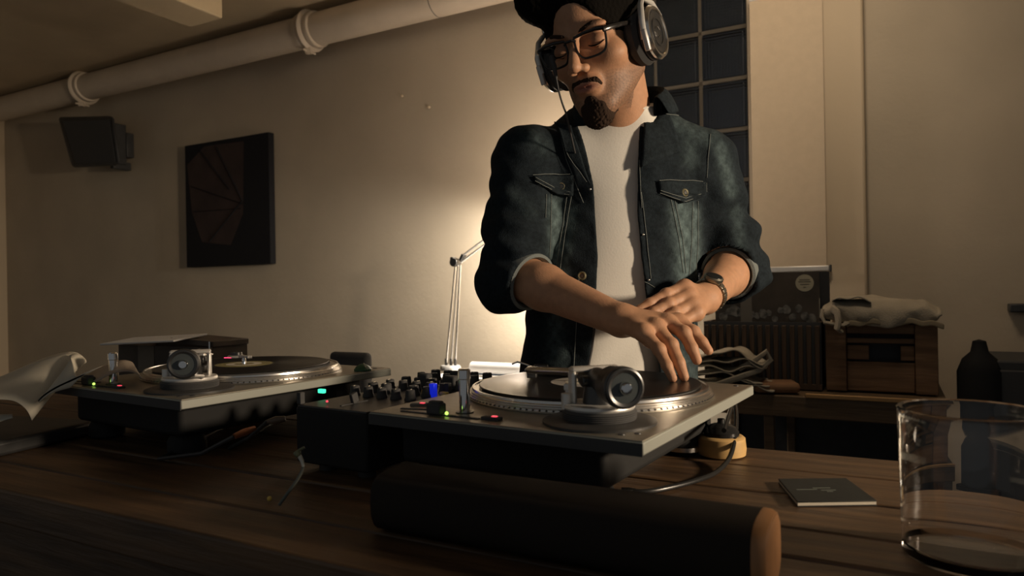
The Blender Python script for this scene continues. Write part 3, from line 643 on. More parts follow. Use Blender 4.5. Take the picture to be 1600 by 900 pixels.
# ================================================================ CABLES AND PLUGS in the dark between the decks
MT['orange'] = mat('copper_plug', (.30, .10, .04), .4, .3)
pA = H(366, 682, TZ+.045); pB = H(398, 669, TZ+.05)
pg = thing('cable_plug', (0, 0, 0), 0, 'reddish cable plug in the dark below the left turntable', 'plug')
part(pg, 'plug_body', 'orange', lambda b: b.tube([pA, (pA+pB)/2, pB], [.004, .0055, .0035], 12))
part(pg, 'plug_cord', 'black', lambda b: b.tube([pA, pA+Vector((-.05, .01, -.025)), Vector((pA.x-.13, pA.y+.05, TZ+.004)), Vector((pA.x-.13, pA.y+.3, TZ+.004))], .003, 8))
pA = H(417, 659, TZ+.055); pB = H(446, 654, TZ+.058)
pg = thing('cable_plug', (0, 0, 0), 0, 'dull brown cable plug lying above and right of the reddish one', 'plug')
part(pg, 'plug_body', mat('dull_plug', (.13, .09, .06), .5), lambda b: b.tube([pA, (pA+pB)/2, pB], [.003, .006, .004], 12))
part(pg, 'plug_cord', 'black', lambda b: b.tube([pA, pA+Vector((-.03, .01, -.025)), Vector((pA.x-.08, pA.y+.06, TZ+.004)), Vector((pA.x-.08, pA.y+.3, TZ+.004))], .003, 8))
Yw = .80
wp = [P(x, y, Yw) for x, y in ((462, 706), (467, 711), (472, 720), (474, 729), (470, 740), (463, 752))]
wc = thing('white_cable', (0, 0, 0), 0, 'short white cable curling in the dark below the mixer', 'cable')
wp[-1].z = max(wp[-1].z, TZ+.006)
part(wc, 'cable_sheath', mat('white_sheath', (.55, .56, .5), .5), lambda b: b.tube(wp[:4], [.0028, .0026, .0022, .0016], 10))
part(wc, 'cable_end', mat('grey_sheath', (.12, .13, .11), .5), lambda b: b.tube([wp[3], wp[4], wp[5], Vector((wp[5].x-.02, wp[5].y, TZ+.003))], [.0016, .002, .002, .002], 10))
part(wc, 'collar', mat('olive_sheath', (.14, .15, .08), .5), lambda b: (b.ball(P(465, 709, Yw), .0042, 12), b.tube([P(459, 709, Yw), P(468, 703, Yw), P(476, 699, Yw)], .0016, 8)))
g0 = H(421, 779, TZ+.004)
o = MB().ball((0, 0, 0), .003, 10).build('bead', 'yellow', loc=g0); tag(o, 'tiny yellow bead lying on the dark table below the mixer', 'bead')
# loops of black cable on the wood, right of the right turntable
cpts = [H(x, y, TZ+.005) for x, y in ((988, 768), (1012, 768), (1050, 761), (1090, 750), (1120, 737), (1141, 722), (1150, 706), (1151, 694), (1147, 684))]
cpts[-1].z += .055; cpts[-2].z += .048; cpts[-3].z += .028; cpts[-4].z += .008
tip = H(1130, 680, TZ+.05)
def smooth_path(pts, n=6):
    out = []
    P_ = [pts[0]]+list(pts)+[pts[-1]]
    for i in range(1, len(P_)-2):
        for k in range(n):
            t = k/n; a, b, c, d = P_[i-1], P_[i], P_[i+1], P_[i+2]
            out.append(.5*((2*b)+(c-a)*t+(2*a-5*b+4*c-d)*t*t+(3*b-a-3*c+d)*t**3))
    out.append(pts[-1]); return out
hc = thing('black_cable', (0, 0, 0), 0, 'black cable looping over the pale wooden puck onto the table', 'cable')
part(hc, 'cable_sheath', mat('cable_black', (.02, .02, .02), .25), lambda b: b.tube(smooth_path(cpts+[tip+Vector((.004, .01, .004))]), .0032, 12))
part(hc, 'plug', 'silver', lambda b: b.tube([cpts[0]+Vector((-.012, .004, 0)), cpts[0]+Vector((-.004, .002, 0)), cpts[0]+Vector((.004, 0, 0))], [.004, .0045, .0035], 12))
# ---- pale wooden puck with a black domed top
pk = H(1128, 722, TZ); pk = pk+Vector((.012, .042, 0))
p_ = thing('wooden_puck', (pk.x, pk.y, TZ), .2, 'pale round wooden puck with a black domed top beside the right turntable', 'puck')
part(p_, 'wooden_base', 'puck', lambda b: b.lathe([(.030, 0), (.0335, .002), (.0345, .010), (.033, .0255), (.030, .028), (.027, .0285), (0, .0285)], n=40))
part(p_, 'dome', 'gloss', lambda b: b.lathe([(.025, .0285), (.025, .034), (.020, .041), (.011, .045), (.005, .046), (.005, .052), (0, .0525)], n=36))
# ================================================================ RIGHT SIDE OF THE TABLE
nb = [H(1216, 749, TZ+.005), H(1322, 748, TZ+.005), H(1370, 783, TZ+.005), H(1246, 785, TZ+.005)]
n_c = sum(nb, Vector())/4
ntb = thing('booklet', (n_c.x, n_c.y, TZ), 0, 'thin black booklet with pale page edges lying on the table by the glass', 'booklet')
loc4 = [Vector((p.x-n_c.x, p.y-n_c.y, 0)) for p in nb]
def slab(b, z0, z1, k=1.0): b.prism([(p.x*k, p.y*k) for p in reversed(loc4)], z0, z1)
part(ntb, 'cover', mat('booklet_cover', (.010, .012, .010), .75, bump=.2), lambda b: slab(b, .0045, .0060), bevel=.0005)
part(ntb, 'pages', mat('page_edge', (.7, .64, .52), .7), lambda b: slab(b, .0012, .0045, .99))
part(ntb, 'back_cover', 'black', lambda b: slab(b, 0, .0012))
def pr_marks(b):
    A_, B_, C_, D_ = loc4
    def q(u, v): return A_*(1-u)*(1-v)+B_*u*(1-v)+C_*u*v+D_*(1-u)*v
    for (u0, u1, v) in ((.12, .40, .52), (.36, .60, .46), (.44, .64, .56), (.5, .58, .62)):
        a = q(u0, v); c = q(u1, v); b.box(((a.x+c.x)/2, (a.y+c.y)/2, .0062), ((c-a).length, .0022, .0003), (0, 0, math.atan2(c.y-a.y, c.x-a.x)))
part(ntb, 'cover_print', mat('booklet_print', (.13, .15, .13), .5), pr_marks, smooth=False)
# tumbler
GY = .585
gl = P(1447, 640, GY); gz = P(1522, 652, GY).z; gr = .058
gx = gl.x+gr+.001
gt = tag(MB().lathe([(.045, 0), (.052, .0003), (.0545, .003), (gr-.001, gz-TZ-.003), (gr-.0005, gz-TZ), (gr-.002, gz-TZ+.001), (gr-.0055, gz-TZ), (gr-.0066, gz-TZ-.004), (gr-.0052, gz-TZ-.014), (.053, .012), (.048, .008), (0, .0075), (0, 0)], n=72).build('drinking_glass', 'glass', loc=(gx, GY+.035, TZ)),
    'clear straight drinking glass standing at the right edge of the table', 'glass')
# dark bolster in front of the right turntable
bx_r = P(1208, 850, .560); br = wl(bx_r).x
bol = thing('wooden_bolster', WE*(br-.19)+WN*(.592)+Vector((0, 0, TZ)), WANG, 'dark rounded wooden bolster lying along the table in front of the right turntable', 'bolster')
def bolf(b):
    n = 22; w = .040; h = .060; pts = []
    for k in range(n):
        a = 2*PI*k/n; ca, sa = math.cos(a), math.sin(a)
        pts.append((w*abs(ca)**.6*(1 if ca > 0 else -1), h/2+h/2*abs(sa)**.6*(1 if sa > 0 else -1)))
    ring = lambda x, s: [(x, p[0]*s, h/2+(p[1]-h/2)*s) for p in pts]
    xs = [(-.19, .0), (-.19, .92), (-.186, 1), (.178, 1), (.186, .97), (.190, .90), (.190, .0)]
    vs = [q for x, s in xs for q in ring(x, max(s, .001))]
    b.add(vs, [(i*n+k, i*n+(k+1) % n, (i+1)*n+(k+1) % n, (i+1)*n+k) for i in range(len(xs)-1) for k in range(n)])
MT['bolster'] = mat('bolster_dark', (.022, .018, .015), .8, spec=.15)
part(bol, 'bolster_body', 'bolster', bolf)
def ringf(b):
    n = 22; w = .0402; h = .060; pts = []
    for k in range(n):
        a = 2*PI*k/n; ca, sa = math.cos(a), math.sin(a)
        pts.append((w*abs(ca)**.6*(1 if ca > 0 else -1), h/2+h/2*abs(sa)**.6*(1 if sa > 0 else -1)))
    ring = lambda x, s: [(x, p[0]*s, h/2+(p[1]-h/2)*s) for p in pts]
    xs = [(.1905, .0), (.1912, .80), (.1895, .93), (.186, .99), (.181, 1.006), (.179, 1.0)]
    vs = [q for x, s in xs for q in ring(x, max(s, .001))]
    b.add(vs, [(i*n+k, i*n+(k+1) % n, (i+1)*n+(k+1) % n, (i+1)*n+k) for i in range(len(xs)-1) for k in range(n)])
MT['lit_bolend'] = mat('bolster_lit_end', (.34, .16, .06), .5, var=.15, scale=20)  # lighter colour carries the light falling on the right end
part(bol, 'bolster_lit_end', 'lit_bolend', ringf)
# ================================================================ LEFT: curled pages, box, green knob
mg = thing('open_magazine', (0, 0, 0), 0, 'open magazine with curled pale pages at the left edge of the table', 'magazine')
def page(name, pts_px, Ys, wid, mname='paper', th=.0012):
    path = smooth_path([P(x, y, Y) for (x, y), Y in zip(pts_px, Ys)], 6)
    g = [[p, p+wid*.33+Vector((0, 0, .000)), p+wid*.66, p+wid] for p in path]
    return MB().sheet(g).build(name, mname, mg, solid=th)
# big leaf arching over: profile from the spine up and over to the curled edge
prof1 = [(-30, 592), (20, 576), (70, 558), (105, 550), (126, 553), (137, 568)]
def leaf(name, top, bot, Yt, Yb, n=8, th=.0012, m_='paper'):
    a = smooth_path([P(x, y, Yt) for x, y in top], 6); b_ = smooth_path([P(x, y, Yb) for x, y in bot], 6)
    g = [[a[i].lerp(b_[i], k/n)+Vector((0, 0, .006*math.sin(PI*k/n))) for k in range(n+1)] for i in range(min(len(a), len(b_)))]
    return MB().sheet(g).build(name, m_, mg, solid=th)
leaf('page', [(-40, 606), (10, 585), (60, 563), (100, 551), (122, 552), (135, 566)], [(-40, 625), (-5, 624), (20, 626), (35, 634), (44, 644), (50, 657)], 1.22, 1.10)
leaf('page', [(50, 657), (54, 640), (66, 622), (90, 606), (120, 592), (160, 572)], [(50, 657), (53, 645), (60, 632), (70, 622), (85, 613), (110, 606)], 1.12, 1.12)
leaf('page', [(135, 566), (134, 562), (128, 556), (122, 553), (115, 553), (108, 556)], [(50, 657), (54, 640), (66, 622), (80, 612), (95, 603), (120, 592)], 1.20, 1.12)
leaf('page', [(-40, 652), (-20, 650), (0, 650), (10, 651), (15, 652), (20, 653)], [(-40, 662), (-20, 661), (0, 659), (6, 657), (12, 655), (20, 653)], 1.15, 1.12)
mb_ = MB(); q = H(20, 690, TZ); mb_.box((0, 0, .012), (.30, .22, .024)); mb_.build('page_block', 'black', mg, loc=q+Vector((-.06, .0, 0)), rz=-.3, bevel=.006)
# second curl beside it, resting on the turntable
cr = thing('curled_leaflet', (0, 0, 0), 0, 'small curled leaflet resting on the left turntable beside the box', 'leaflet')
zc_ = CZ-TH
a = smooth_path([P(132, 590, 1.24), P(150, 578, 1.24), P(172, 568, 1.24), P(192, 563, 1.24), P(206, 566, 1.24), P(211, 574, 1.24)], 5)
b_ = smooth_path([P(150, 597, 1.13), P(166, 588, 1.13), P(182, 582, 1.13), P(200, 580, 1.13), P(214, 584, 1.13), P(222, 592, 1.13)], 5)
g = [[a[i].lerp(b_[i], k/5) for k in range(6)] for i in range(len(a))]
MB().sheet(g).build('leaf', mat('paper_pinkish', (.34, .28, .22), .7), cr, solid=.0012)
# open card box behind the left turntable
Yb_ = 1.63
bxp = P(285, 560, Yb_)
bx = thing('card_box', (bxp.x, bxp.y, TZ), -.45, 'open dark card box with a white lid flap behind the left turntable', 'box')
bz = P(285, 538, Yb_).z-TZ; bwx = .30; bdx = .10
MT['boxcard'] = mat('box_card', (.075, .055, .038), .55, var=.3, scale=14)
part(bx, 'front_panel', 'boxcard', lambda b: b.box((0, -bdx/2, bz/2), (bwx, .004, bz)))
part(bx, 'front_label', mat('box_label', (.17, .14, .10), .6), lambda b: b.box((-bwx*.18, -bdx/2-.0025, bz-.03), (bwx*.18, .001, .06)))
part(bx, 'back_panel', 'boxcard', lambda b: b.box((0, bdx/2, bz/2), (bwx, .004, bz)))
for sx in (-1, 1): part(bx, 'side_panel', 'boxcard', lambda b: b.box((sx*bwx/2, 0, bz/2), (.004, bdx, bz)))
part(bx, 'lid_flap', 'white', lambda b: b.box((-bwx*.13, -bdx/2+.005, bz+.014), (bwx*.82, .09, .004), (.10, -.05, 0)), bevel=.001)
part(bx, 'lid', 'boxcard', lambda b: b.box((bwx*.30, 0, bz+.010), (bwx*.45, bdx, .012), (0, .05, 0)), bevel=.001)
part(bx, 'corner_edge', 'silver', lambda b: b.box((bwx*.5, -bdx/2-.002, bz-.012), (.004, .003, .05)))
# green domed knob on the left turntable with a small pale stick
gp = H(567, 579, CZ-TH+.001)
gk = thing('record_brush', gp, 0, 'small green domed adapter on the far right corner of the left turntable', 'adapter')
part(gk, 'dome', 'green', lambda b: b.lathe([(.016, 0), (.016, .003), (.012, .008), (.005, .012), (0, .0125)], n=28))
part(gk, 'pin', 'paper', lambda b: b.cyl((.010, -.01, .002), (.004, -.012, .015), .0011, 8))
# ================================================================ SDF ENGINE (numpy) for the figure and its clothes
f32 = np.float32
def smin(a, b, k):
    h = np.maximum(k-np.abs(a-b), 0)/k; return np.minimum(a, b)-h*h*k*.25
def smax(a, b, k): return -smin(-a, -b, k)
def cone(p, a, b, ra, rb):
    a = np.array(a, f32); b = np.array(b, f32); ab = b-a; t = np.clip(((p-a) @ ab)/(ab @ ab), 0, 1)
    d = p-a-t[:, None]*ab; return np.sqrt((d*d).sum(1))-(ra+(rb-ra)*t)
def ell(p, c, r, R=None):
    q = p-np.array(c, f32)
    if R is not None: q = q @ np.array(R, f32)
    r = np.array(r, f32); k0 = np.sqrt(((q/r)**2).sum(1)); k1 = np.sqrt(((q/(r*r))**2).sum(1))+1e-9
    return k0*(k0-1)/k1
def chain(p, pts, rs, k=.004):
    d = None
    for i in range(len(pts)-1):
        e = cone(p, pts[i], pts[i+1], rs[i], rs[i+1]); d = e if d is None else smin(d, e, k)
    return d
def sdf_mesh(fn, lo, hi, res, slack=1.25):
    B = 8; lo = np.array(lo, float); n = np.ceil((np.array(hi)-lo)/res/B).astype(int); N = n*B
    ci = np.stack(np.meshgrid(*[np.arange(k) for k in n], indexing='ij'), -1).reshape(-1, 3)
    cc = (lo+(ci*B+(B-1)/2)*res).astype(f32); dc = fn(cc)
    Fd = np.repeat(np.repeat(np.repeat(dc.reshape(n).astype(f32), B, 0), B, 1), B, 2)
    act = np.abs(dc) < .5*math.sqrt(3)*(B+1)*res*slack
    off = np.stack(np.meshgrid(*[np.arange(B)]*3, indexing='ij'), -1).reshape(-1, 3)
    ai = ci[act]; step = 900
    for s in range(0, len(ai), step):
        ix = (ai[s:s+step, None, :]*B+off[None]).reshape(-1, 3)
        Fd[ix[:, 0], ix[:, 1], ix[:, 2]] = fn((lo+ix*res).astype(f32))
    S = (Fd < 0)
    c = np.zeros(tuple(N-1), np.int8)
    for dx in (0, 1):
        for dy in (0, 1):
            for dz in (0, 1): c += S[dx:N[0]-1+dx, dy:N[1]-1+dy, dz:N[2]-1+dz]
    mix = (c > 0) & (c < 8); idx = np.argwhere(mix); M_ = len(idx)
    vid = np.full(mix.shape, -1, np.int32); vid[mix] = np.arange(M_)
    acc = np.zeros((M_, 3)); cnt = np.zeros(M_)
    cor = [(x, y, z) for x in (0, 1) for y in (0, 1) for z in (0, 1)]
    for a in cor:
        for ax in range(3):
            if a[ax]: continue
            b = list(a); b[ax] = 1
            va = Fd[idx[:, 0]+a[0], idx[:, 1]+a[1], idx[:, 2]+a[2]]; vb = Fd[idx[:, 0]+b[0], idx[:, 1]+b[1], idx[:, 2]+b[2]]
            m = (va < 0) != (vb < 0); t = np.where(m, va/(va-vb+1e-12), 0)
            for q in range(3): acc[:, q] += np.where(m, a[q]+(t if q == ax else 0), 0)
            cnt += m
    V = lo+(idx+acc/cnt[:, None])*res
    faces = []
    for ax in range(3):
        u, w = (ax+1) % 3, (ax+2) % 3
        s0 = [slice(None)]*3; s1 = [slice(None)]*3; s0[ax] = slice(0, N[ax]-1); s1[ax] = slice(1, N[ax])
        A_, B_ = S[tuple(s0)], S[tuple(s1)]; e = np.argwhere(A_ != B_)
        e = e[(e[:, u] > 0) & (e[:, w] > 0) & (e[:, u] < N[u]-1) & (e[:, w] < N[w]-1)]
        inn = A_[e[:, 0], e[:, 1], e[:, 2]]
        def g(du, dw):
            q = e.copy(); q[:, u] -= du; q[:, w] -= dw; return vid[q[:, 0], q[:, 1], q[:, 2]]
        quad = np.stack([g(1, 1), g(0, 1), g(0, 0), g(1, 0)], 1)
        quad[~inn] = quad[~inn][:, ::-1]; faces.append(quad)
    return V, np.concatenate(faces)
def np_obj(name, V, Fq, m, parent=None, cols=None, smooth_it=0):
    ok = (Fq >= 0).all(1); Fq = Fq[ok]
    if smooth_it:                                     # light laplacian smoothing
        E_ = np.concatenate([Fq[:, [0, 1]], Fq[:, [1, 2]], Fq[:, [2, 3]], Fq[:, [3, 0]]])
        for _ in range(smooth_it):
            a = np.zeros_like(V); c = np.zeros(len(V)); np.add.at(a, E_[:, 0], V[E_[:, 1]]); np.add.at(a, E_[:, 1], V[E_[:, 0]])
            np.add.at(c, E_[:, 0], 1); np.add.at(c, E_[:, 1], 1); V = V*.5+.5*a/np.maximum(c, 1)[:, None]
    me = bpy.data.meshes.new(name); me.vertices.add(len(V)); me.vertices.foreach_set('co', V.astype(f32).ravel())
    nf = len(Fq); me.loops.add(nf*4); me.loops.foreach_set('vertex_index', Fq.astype(np.int32).ravel())
    me.polygons.add(nf); me.polygons.foreach_set('loop_start', (np.arange(nf)*4).astype(np.int32)); me.polygons.foreach_set('loop_total', np.full(nf, 4, np.int32))
    me.polygons.foreach_set('use_smooth', np.ones(nf, bool)); me.update(calc_edges=True); me.validate()
    if cols is not None:
        at_ = me.color_attributes.new('tint', 'FLOAT_COLOR', 'POINT'); c4 = np.ones((len(V), 4), f32); c4[:, :3] = cols; at_.data.foreach_set('color', c4.ravel())
    me.materials.append(MT[m] if isinstance(m, str) else m)
    o = bpy.data.objects.new(name, me); COL.objects.link(o)
    if parent: o.parent = parent
    return o
def tint_mat(name, rough=.6, bump=0, bscale=200, sss=0, nvar=.0, nscale=60, stretch=None, sheen=0, spec=None):
    m = mat(name, (1, 1, 1), rough, bump=bump, bscale=bscale, stretch=stretch, spec=spec); nt = m.node_tree; b = nt.nodes['Principled BSDF']
    a = nt.nodes.new('ShaderNodeVertexColor'); a.layer_name = 'tint'
    out = a.outputs['Color']
    if nvar:
        n = nt.nodes.new('ShaderNodeTexNoise'); n.inputs['Scale'].default_value = nscale; n.inputs['Detail'].default_value = 6
        tc = nt.nodes.new('ShaderNodeTexCoord'); nt.links.new(tc.outputs['Object'], n.inputs['Vector'])
        mr = nt.nodes.new('ShaderNodeMapRange'); mr.inputs['From Min'].default_value = .3; mr.inputs['From Max'].default_value = .7; mr.inputs['To Min'].default_value = 1-nvar; mr.inputs['To Max'].default_value = 1+nvar
        nt.links.new(n.outputs['Fac'], mr.inputs['Value'])
        mu = nt.nodes.new('ShaderNodeVectorMath'); mu.operation = 'MULTIPLY'; nt.links.new(out, mu.inputs[0]); nt.links.new(mr.outputs[0], mu.inputs[1]); out = mu.outputs[0]
    nt.links.new(out, b.inputs['Base Color'])
    if sss: b.inputs['Subsurface Weight'].default_value = sss; b.inputs['Subsurface Radius'].default_value = (.012, .004, .002); b.inputs['Subsurface Scale'].default_value = 1
    return m
# ================================================================ THE MAN
def nv(v): return np.array(v, f32)
HR = (Matrix.Rotation(-.56, 3, 'Z') @ Matrix.Rotation(.40, 3, 'X') @ Matrix.Rotation(-.11, 3, 'Y'))
BR = P(897, 73, 1.12)                                   # bridge of the nose
HO = BR-HR @ Vector((0, -.096, .0))                     # head origin, between the ears at eye level
HRn = nv(HR); HOn = nv(HO)
def hl(p): return (p-HOn) @ HRn                         # world -> head frame (rows)
def hw_(v): return HR @ Vector(v)+HO
NB = P(976, 212, 1.315)
S_R = P(822, 250, 1.30); E_R = P(806, 430, 1.235); W_R = P(968, 500, 1.065)
S_L = P(1098, 252, 1.325); E_L = P(1146, 418, 1.36); W_L = P(1102, 467, 1.185)
TC = [P(968, 330, 1.345), P(955, 480, 1.335), P(948, 640, 1.335)]
fingR = [  # pinky, ring, middle, index: knuckle to tip
 [P(1006, 520, 1.005), P(1030, 546, .977), P(1042, 571, .962), P(1051, 591, .955)],
 [P(1025, 511, 1.020), P(1049, 539, .990), P(1061, 567, .972), P(1069, 589, .963)],
 [P(1043, 504, 1.038), P(1069, 520, 1.010), P(1081, 544, .997), P(1089, 563, .990)],
 [P(1059, 503, 1.058), P(1083, 519, 1.035), P(1097, 535, 1.025), P(1107, 548, 1.018)]]
rR = [(.0105, .0085, .0075, .0062), (.011, .0092, .0082, .0068), (.0115, .0095, .0084, .0070), (.0115, .0094, .0082, .0068)]
thR = [P(992, 508, 1.075), P(1016, 530, 1.075), P(1038, 547, 1.055), P(1054, 558, 1.035)]
fingL = [
 [P(1070, 449, 1.155), P(1041, 460, 1.137), P(1015, 474, 1.127), P(994, 486, 1.122)],
 [P(1075, 462, 1.145), P(1045, 475, 1.122), P(1021, 488, 1.112), P(1002, 498, 1.107)],
 [P(1081, 476, 1.135), P(1054, 489, 1.112), P(1034, 500, 1.102), P(1019, 508, 1.097)],
 [P(1088, 489, 1.127), P(1067, 502, 1.107), P(1052, 510, 1.098), P(1041, 515, 1.094)]]
thL = [P(1096, 470, 1.18), P(1073, 474, 1.195), P(1050, 484, 1.19), P(1032, 492, 1.182)]
def d_head(p):
    q = hl(p); qs = q.copy(); qs[:, 0] = np.abs(q[:, 0])
    d = ell(q, (0, .012, .040), (.074, .097, .090))
    d = smin(d, ell(q, (0, -.034, -.045), (.055, .052, .072)), .03)
    d = smin(d, cone(qs, (.050, .0, -.062), (.018, -.070, -.100), .018, .017), .028)
    d = smin(d, ell(q, (0, -.077, -.104), (.019, .017, .017)), .02)
    d = smin(d, ell(qs, (.045, -.058, -.028), (.022, .022, .018)), .022)
    d = smin(d, ell(qs, (.030, -.080, .020), (.026, .014, .0085)), .012)
    d = smax(d, -ell(qs, (.033, -.101, .000), (.020, .016, .013)), .014)
    d = smin(d, ell(qs, (.032, -.0765, -.001), (.0150, .0125, .0115)), .005)       # lidded eyeball
    d = smax(d, -ell(qs, (.032, -.0895, -.0060), (.0105, .0035, .0010)), .001)     # slit of the lowered lids
    d = smin(d, cone(q, (0, -.090, .008), (0, -.1165, -.030), .0075, .0098), .010)
    d = smin(d, ell(qs, (.0115, -.104, -.036), (.0080, .0100, .0070)), .006)
    d = smax(d, -ell(qs, (.0065, -.110, -.0425), (.0032, .0045, .0030)), .002)
    d = smin(d, ell(q, (0, -.090, -.062), (.026, .012, .018)), .012)
    d = smin(d, ell(q, (0, -.0980, -.0605), (.0195, .0055, .0040)), .003)
    d = smin(d, ell(q, (0, -.0965, -.0705), (.0165, .0055, .0046)), .003)
    d = smax(d, -ell(q, (0, -.1035, -.0655), (.0225, .0070, .0011)), .0015)
    d = smax(d, -ell(q, (0, -.1020, -.0800), (.0140, .0050, .0030)), .005)
    d = smin(d, ell(qs, (.078, .010, -.005), (.006, .016, .028)), .006)
    return d
def d_neck(p): 
    a = hw_((0, .030, -.060)); return cone(p, a, NB, .051, .055)
def d_hand(p, wr, fing, rr, th, side):
    d = None
    for f, r in zip(fing, rr):
        m = cone(p, wr+(f[0]-wr)*.12, f[0], .0175, .0125); d = m if d is None else smin(d, m, .012)
    for f, r in zip(fing, rr):
        d = smin(d, ell(p, f[0], (.0125, .0125, .0125)), .006)
    ff = None
    for f, r in zip(fing, rr):
        c = chain(p, f, r, .004)
        c = smin(c, ell(p, f[1], (r[1]*1.08,)*3), .004); ff = c if ff is None else smin(ff, c, .0015)
    d = smin(d, ff, .007)
    t = chain(p, th, (.016, .0125, .0098, .0078), .006); return smin(d, t, .010)
def d_arm(p, S, E, Wr, fing, rr, th, side):
    mid = E.lerp(Wr, .3)
    d = smin(cone(p, S, E, .045, .040), cone(p, E, mid, .039, .038), .02)
    d = smin(d, cone(p, mid, Wr, .037, .0245), .015)
    fl = smin(d, d_hand(p, Wr, fing, rr, th, side), .014); return fl
def near(p, lo, hi, m, fn):
    lo = np.array(lo)-m; hi = np.array(hi)+m; c = np.clip(p, lo, hi); dist = np.sqrt(((p-c)**2).sum(1))
    out = dist+m*.9; k = dist <= 0; 
    if k.any(): out[k] = fn(p[k])
    return out.astype(f32)
def bb_of(pts): a = np.array([tuple(v) for v in pts]); return a.min(0), a.max(0)
def d_torso(p, g=0.0):
    d = ell(p, TC[0], (.150+g, .098+g, .205+g)); d = smin(d, ell(p, TC[1], (.135+g, .092+g, .17+g)), .06)
    d = smin(d, ell(p, TC[2], (.145+g, .098+g, .16+g)), .06)
    d = smin(d, cone(p, S_R, NB+Vector((0, .01, -.035)), .046+g, .055+g), .05)
    return smin(d, cone(p, S_L, NB+Vector((0, .01, -.035)), .046+g, .055+g), .05)
allh = list(sum(fingR, []))+[W_R]+thR; allh2 = list(sum(fingL, []))+[W_L]+thL
def d_body(p):
    d = smin(d_torso(p, -.012), d_neck(p), .035)
    lo, hi = HOn-.135, HOn+.15
    h = near(p, lo, hi, .02, d_head); d = smin(d, h, .012)
    l1 = bb_of([S_R, E_R]+allh); d = smin(d, near(p, l1[0], l1[1], .07, lambda q: d_arm(q, S_R, E_R, W_R, fingR, rR, thR, 1)), .012)
    l2 = bb_of([S_L, E_L]+allh2); d = smin(d, near(p, l2[0], l2[1], .07, lambda q: d_arm(q, S_L, E_L, W_L, fingL, rR[::-1], thL, -1)), .012) if True else d
    return d
man = thing('person', (TC[2].x, TC[2].y, 0), 0, 'man in a dark denim jacket and white T-shirt leaning over the right turntable', 'person')
man_inv = Vector((-TC[2].x, -TC[2].y, 0))
def fix(o): o.location = man_inv; return o                # meshes are built in world space, the root stands at his feet
import time as _t; _t0 = _t.time()
V, Q = sdf_mesh(d_body, (-.10, .90, CZ-.42), (.62, 1.52, CZ+.60), .0021)
# skin tint: lips, lids with shade painted into the sockets, stubble, knuckles
q = (V-HOn) @ HRn; qx = np.abs(q[:, 0]); N_ = len(V)
skin = np.tile(np.array([.50, .27, .155]), (N_, 1))
inh = (np.linalg.norm(q-np.array([0, 0, -.01]), axis=1) < .15)
def blend(mask, col): 
    global skin
    m = np.clip(mask, 0, 1)[:, None]; skin = skin*(1-m)+np.array(col)*m
def g3(c, r, pw=1): return np.where(inh, np.exp(-(((q-np.array(c))/np.array(r))**2).sum(1)*pw), 0)
blend(1.3*g3((0, -.102, -.0655), (.020, .010, .0075)), (.34, .13, .095))
jaw = np.where(inh & (q[:, 1] < .01), 1/(1+np.exp((q[:, 2]+.052+.35*np.maximum(0, .045-qx)*0)/.006)), 0)*np.clip((qx-.012)/.02+.35*(q[:, 2] < -.085), 0, 1)
nz_ = .5+.5*np.sin(q[:, 0]*2300)*np.sin(q[:, 1]*1900+1)*np.sin(q[:, 2]*2100+2)
blend(jaw*.8*(.35+.9*nz_)*np.where(q[:, 2] > -.125, 1, .2), (.10, .06, .04))
for sx in (-1, 1):
    blend(.55*g3((sx*.032, -.088, .003), (.018, .02, .012)), (.30, .15, .09))
MT['skin'] = tint_mat('skin', .58, bump=.12, bscale=420, sss=.10, nvar=.08, nscale=90)
body = fix(np_obj('body', V, Q, 'skin', man, skin, 1))
print('body', len(V), _t.time()-_t0)
# ---- facial hair, brows, hair
def hairnoise(p, s=260, a=.0012):
    return a*(np.sin(p[:, 0]*s)*np.sin(p[:, 1]*s*1.1+1)+np.sin(p[:, 2]*s*.9+2)*np.sin(p[:, 0]*s*1.3+p[:, 1]*s*.7))
def d_beard(p):
    q = hl(p); qs = q.copy(); qs[:, 0] = np.abs(q[:, 0]); sk = smin(smin(d_torso(p, -.012), d_neck(p), .035), d_head(p), .012)-.0035+hairnoise(p, 900, .0007)
    reg = smax(smax(qs[:, 0]-.024, q[:, 2]+.0870+qs[:, 0]*.30, .008), q[:, 1]+.040, .008)
    reg = smin(reg, ell(q, (0, -.098, -.0875), (.012, .014, .008)), .008)
    return smax(sk-.004*0, reg, .006)
def d_chinbeard(p):
    q = hl(p); return smin(d_beard(p), ell(q, (0, -.082, -.121), (.022, .019, .016))+hairnoise(p, 700, .0012), .012)
def d_must(p):
    q = hl(p); qs = q.copy(); qs[:, 0] = np.abs(q[:, 0])
    reg = cone(qs, (.000, -.104, -.0530), (.021, -.098, -.0575), .0036, .0032); reg = smin(reg, cone(qs, (.021, -.098, -.0560), (.026, -.090, -.067), .0034, .0022), .004)
    return smax(d_head(p)-.0010+hairnoise(p, 1100, .0006), reg-.0006, .002)
def d_brow(p):
    q = hl(p); qs = q.copy(); qs[:, 0] = np.abs(q[:, 0])
    reg = cone(qs, (.014, -.095, .0195), (.036, -.090, .0260), .0034, .0032); reg = smin(reg, cone(qs, (.036, -.090, .0260), (.052, -.075, .0200), .0030, .0012), .004)
    return smax(d_head(p)-.0018+hairnoise(p, 1300, .0006), reg, .0015)
MT['hair'] = mat('dark_hair', (.006, .005, .004), .9, bump=.3, bscale=400, spec=.08)
MT['fuzz'] = mat('facial_hair', (.040, .024, .016), .85, bump=.6, bscale=900, spec=.15)
hb0 = HOn-np.array([.13, .14, .18]); hb1 = HOn+.17
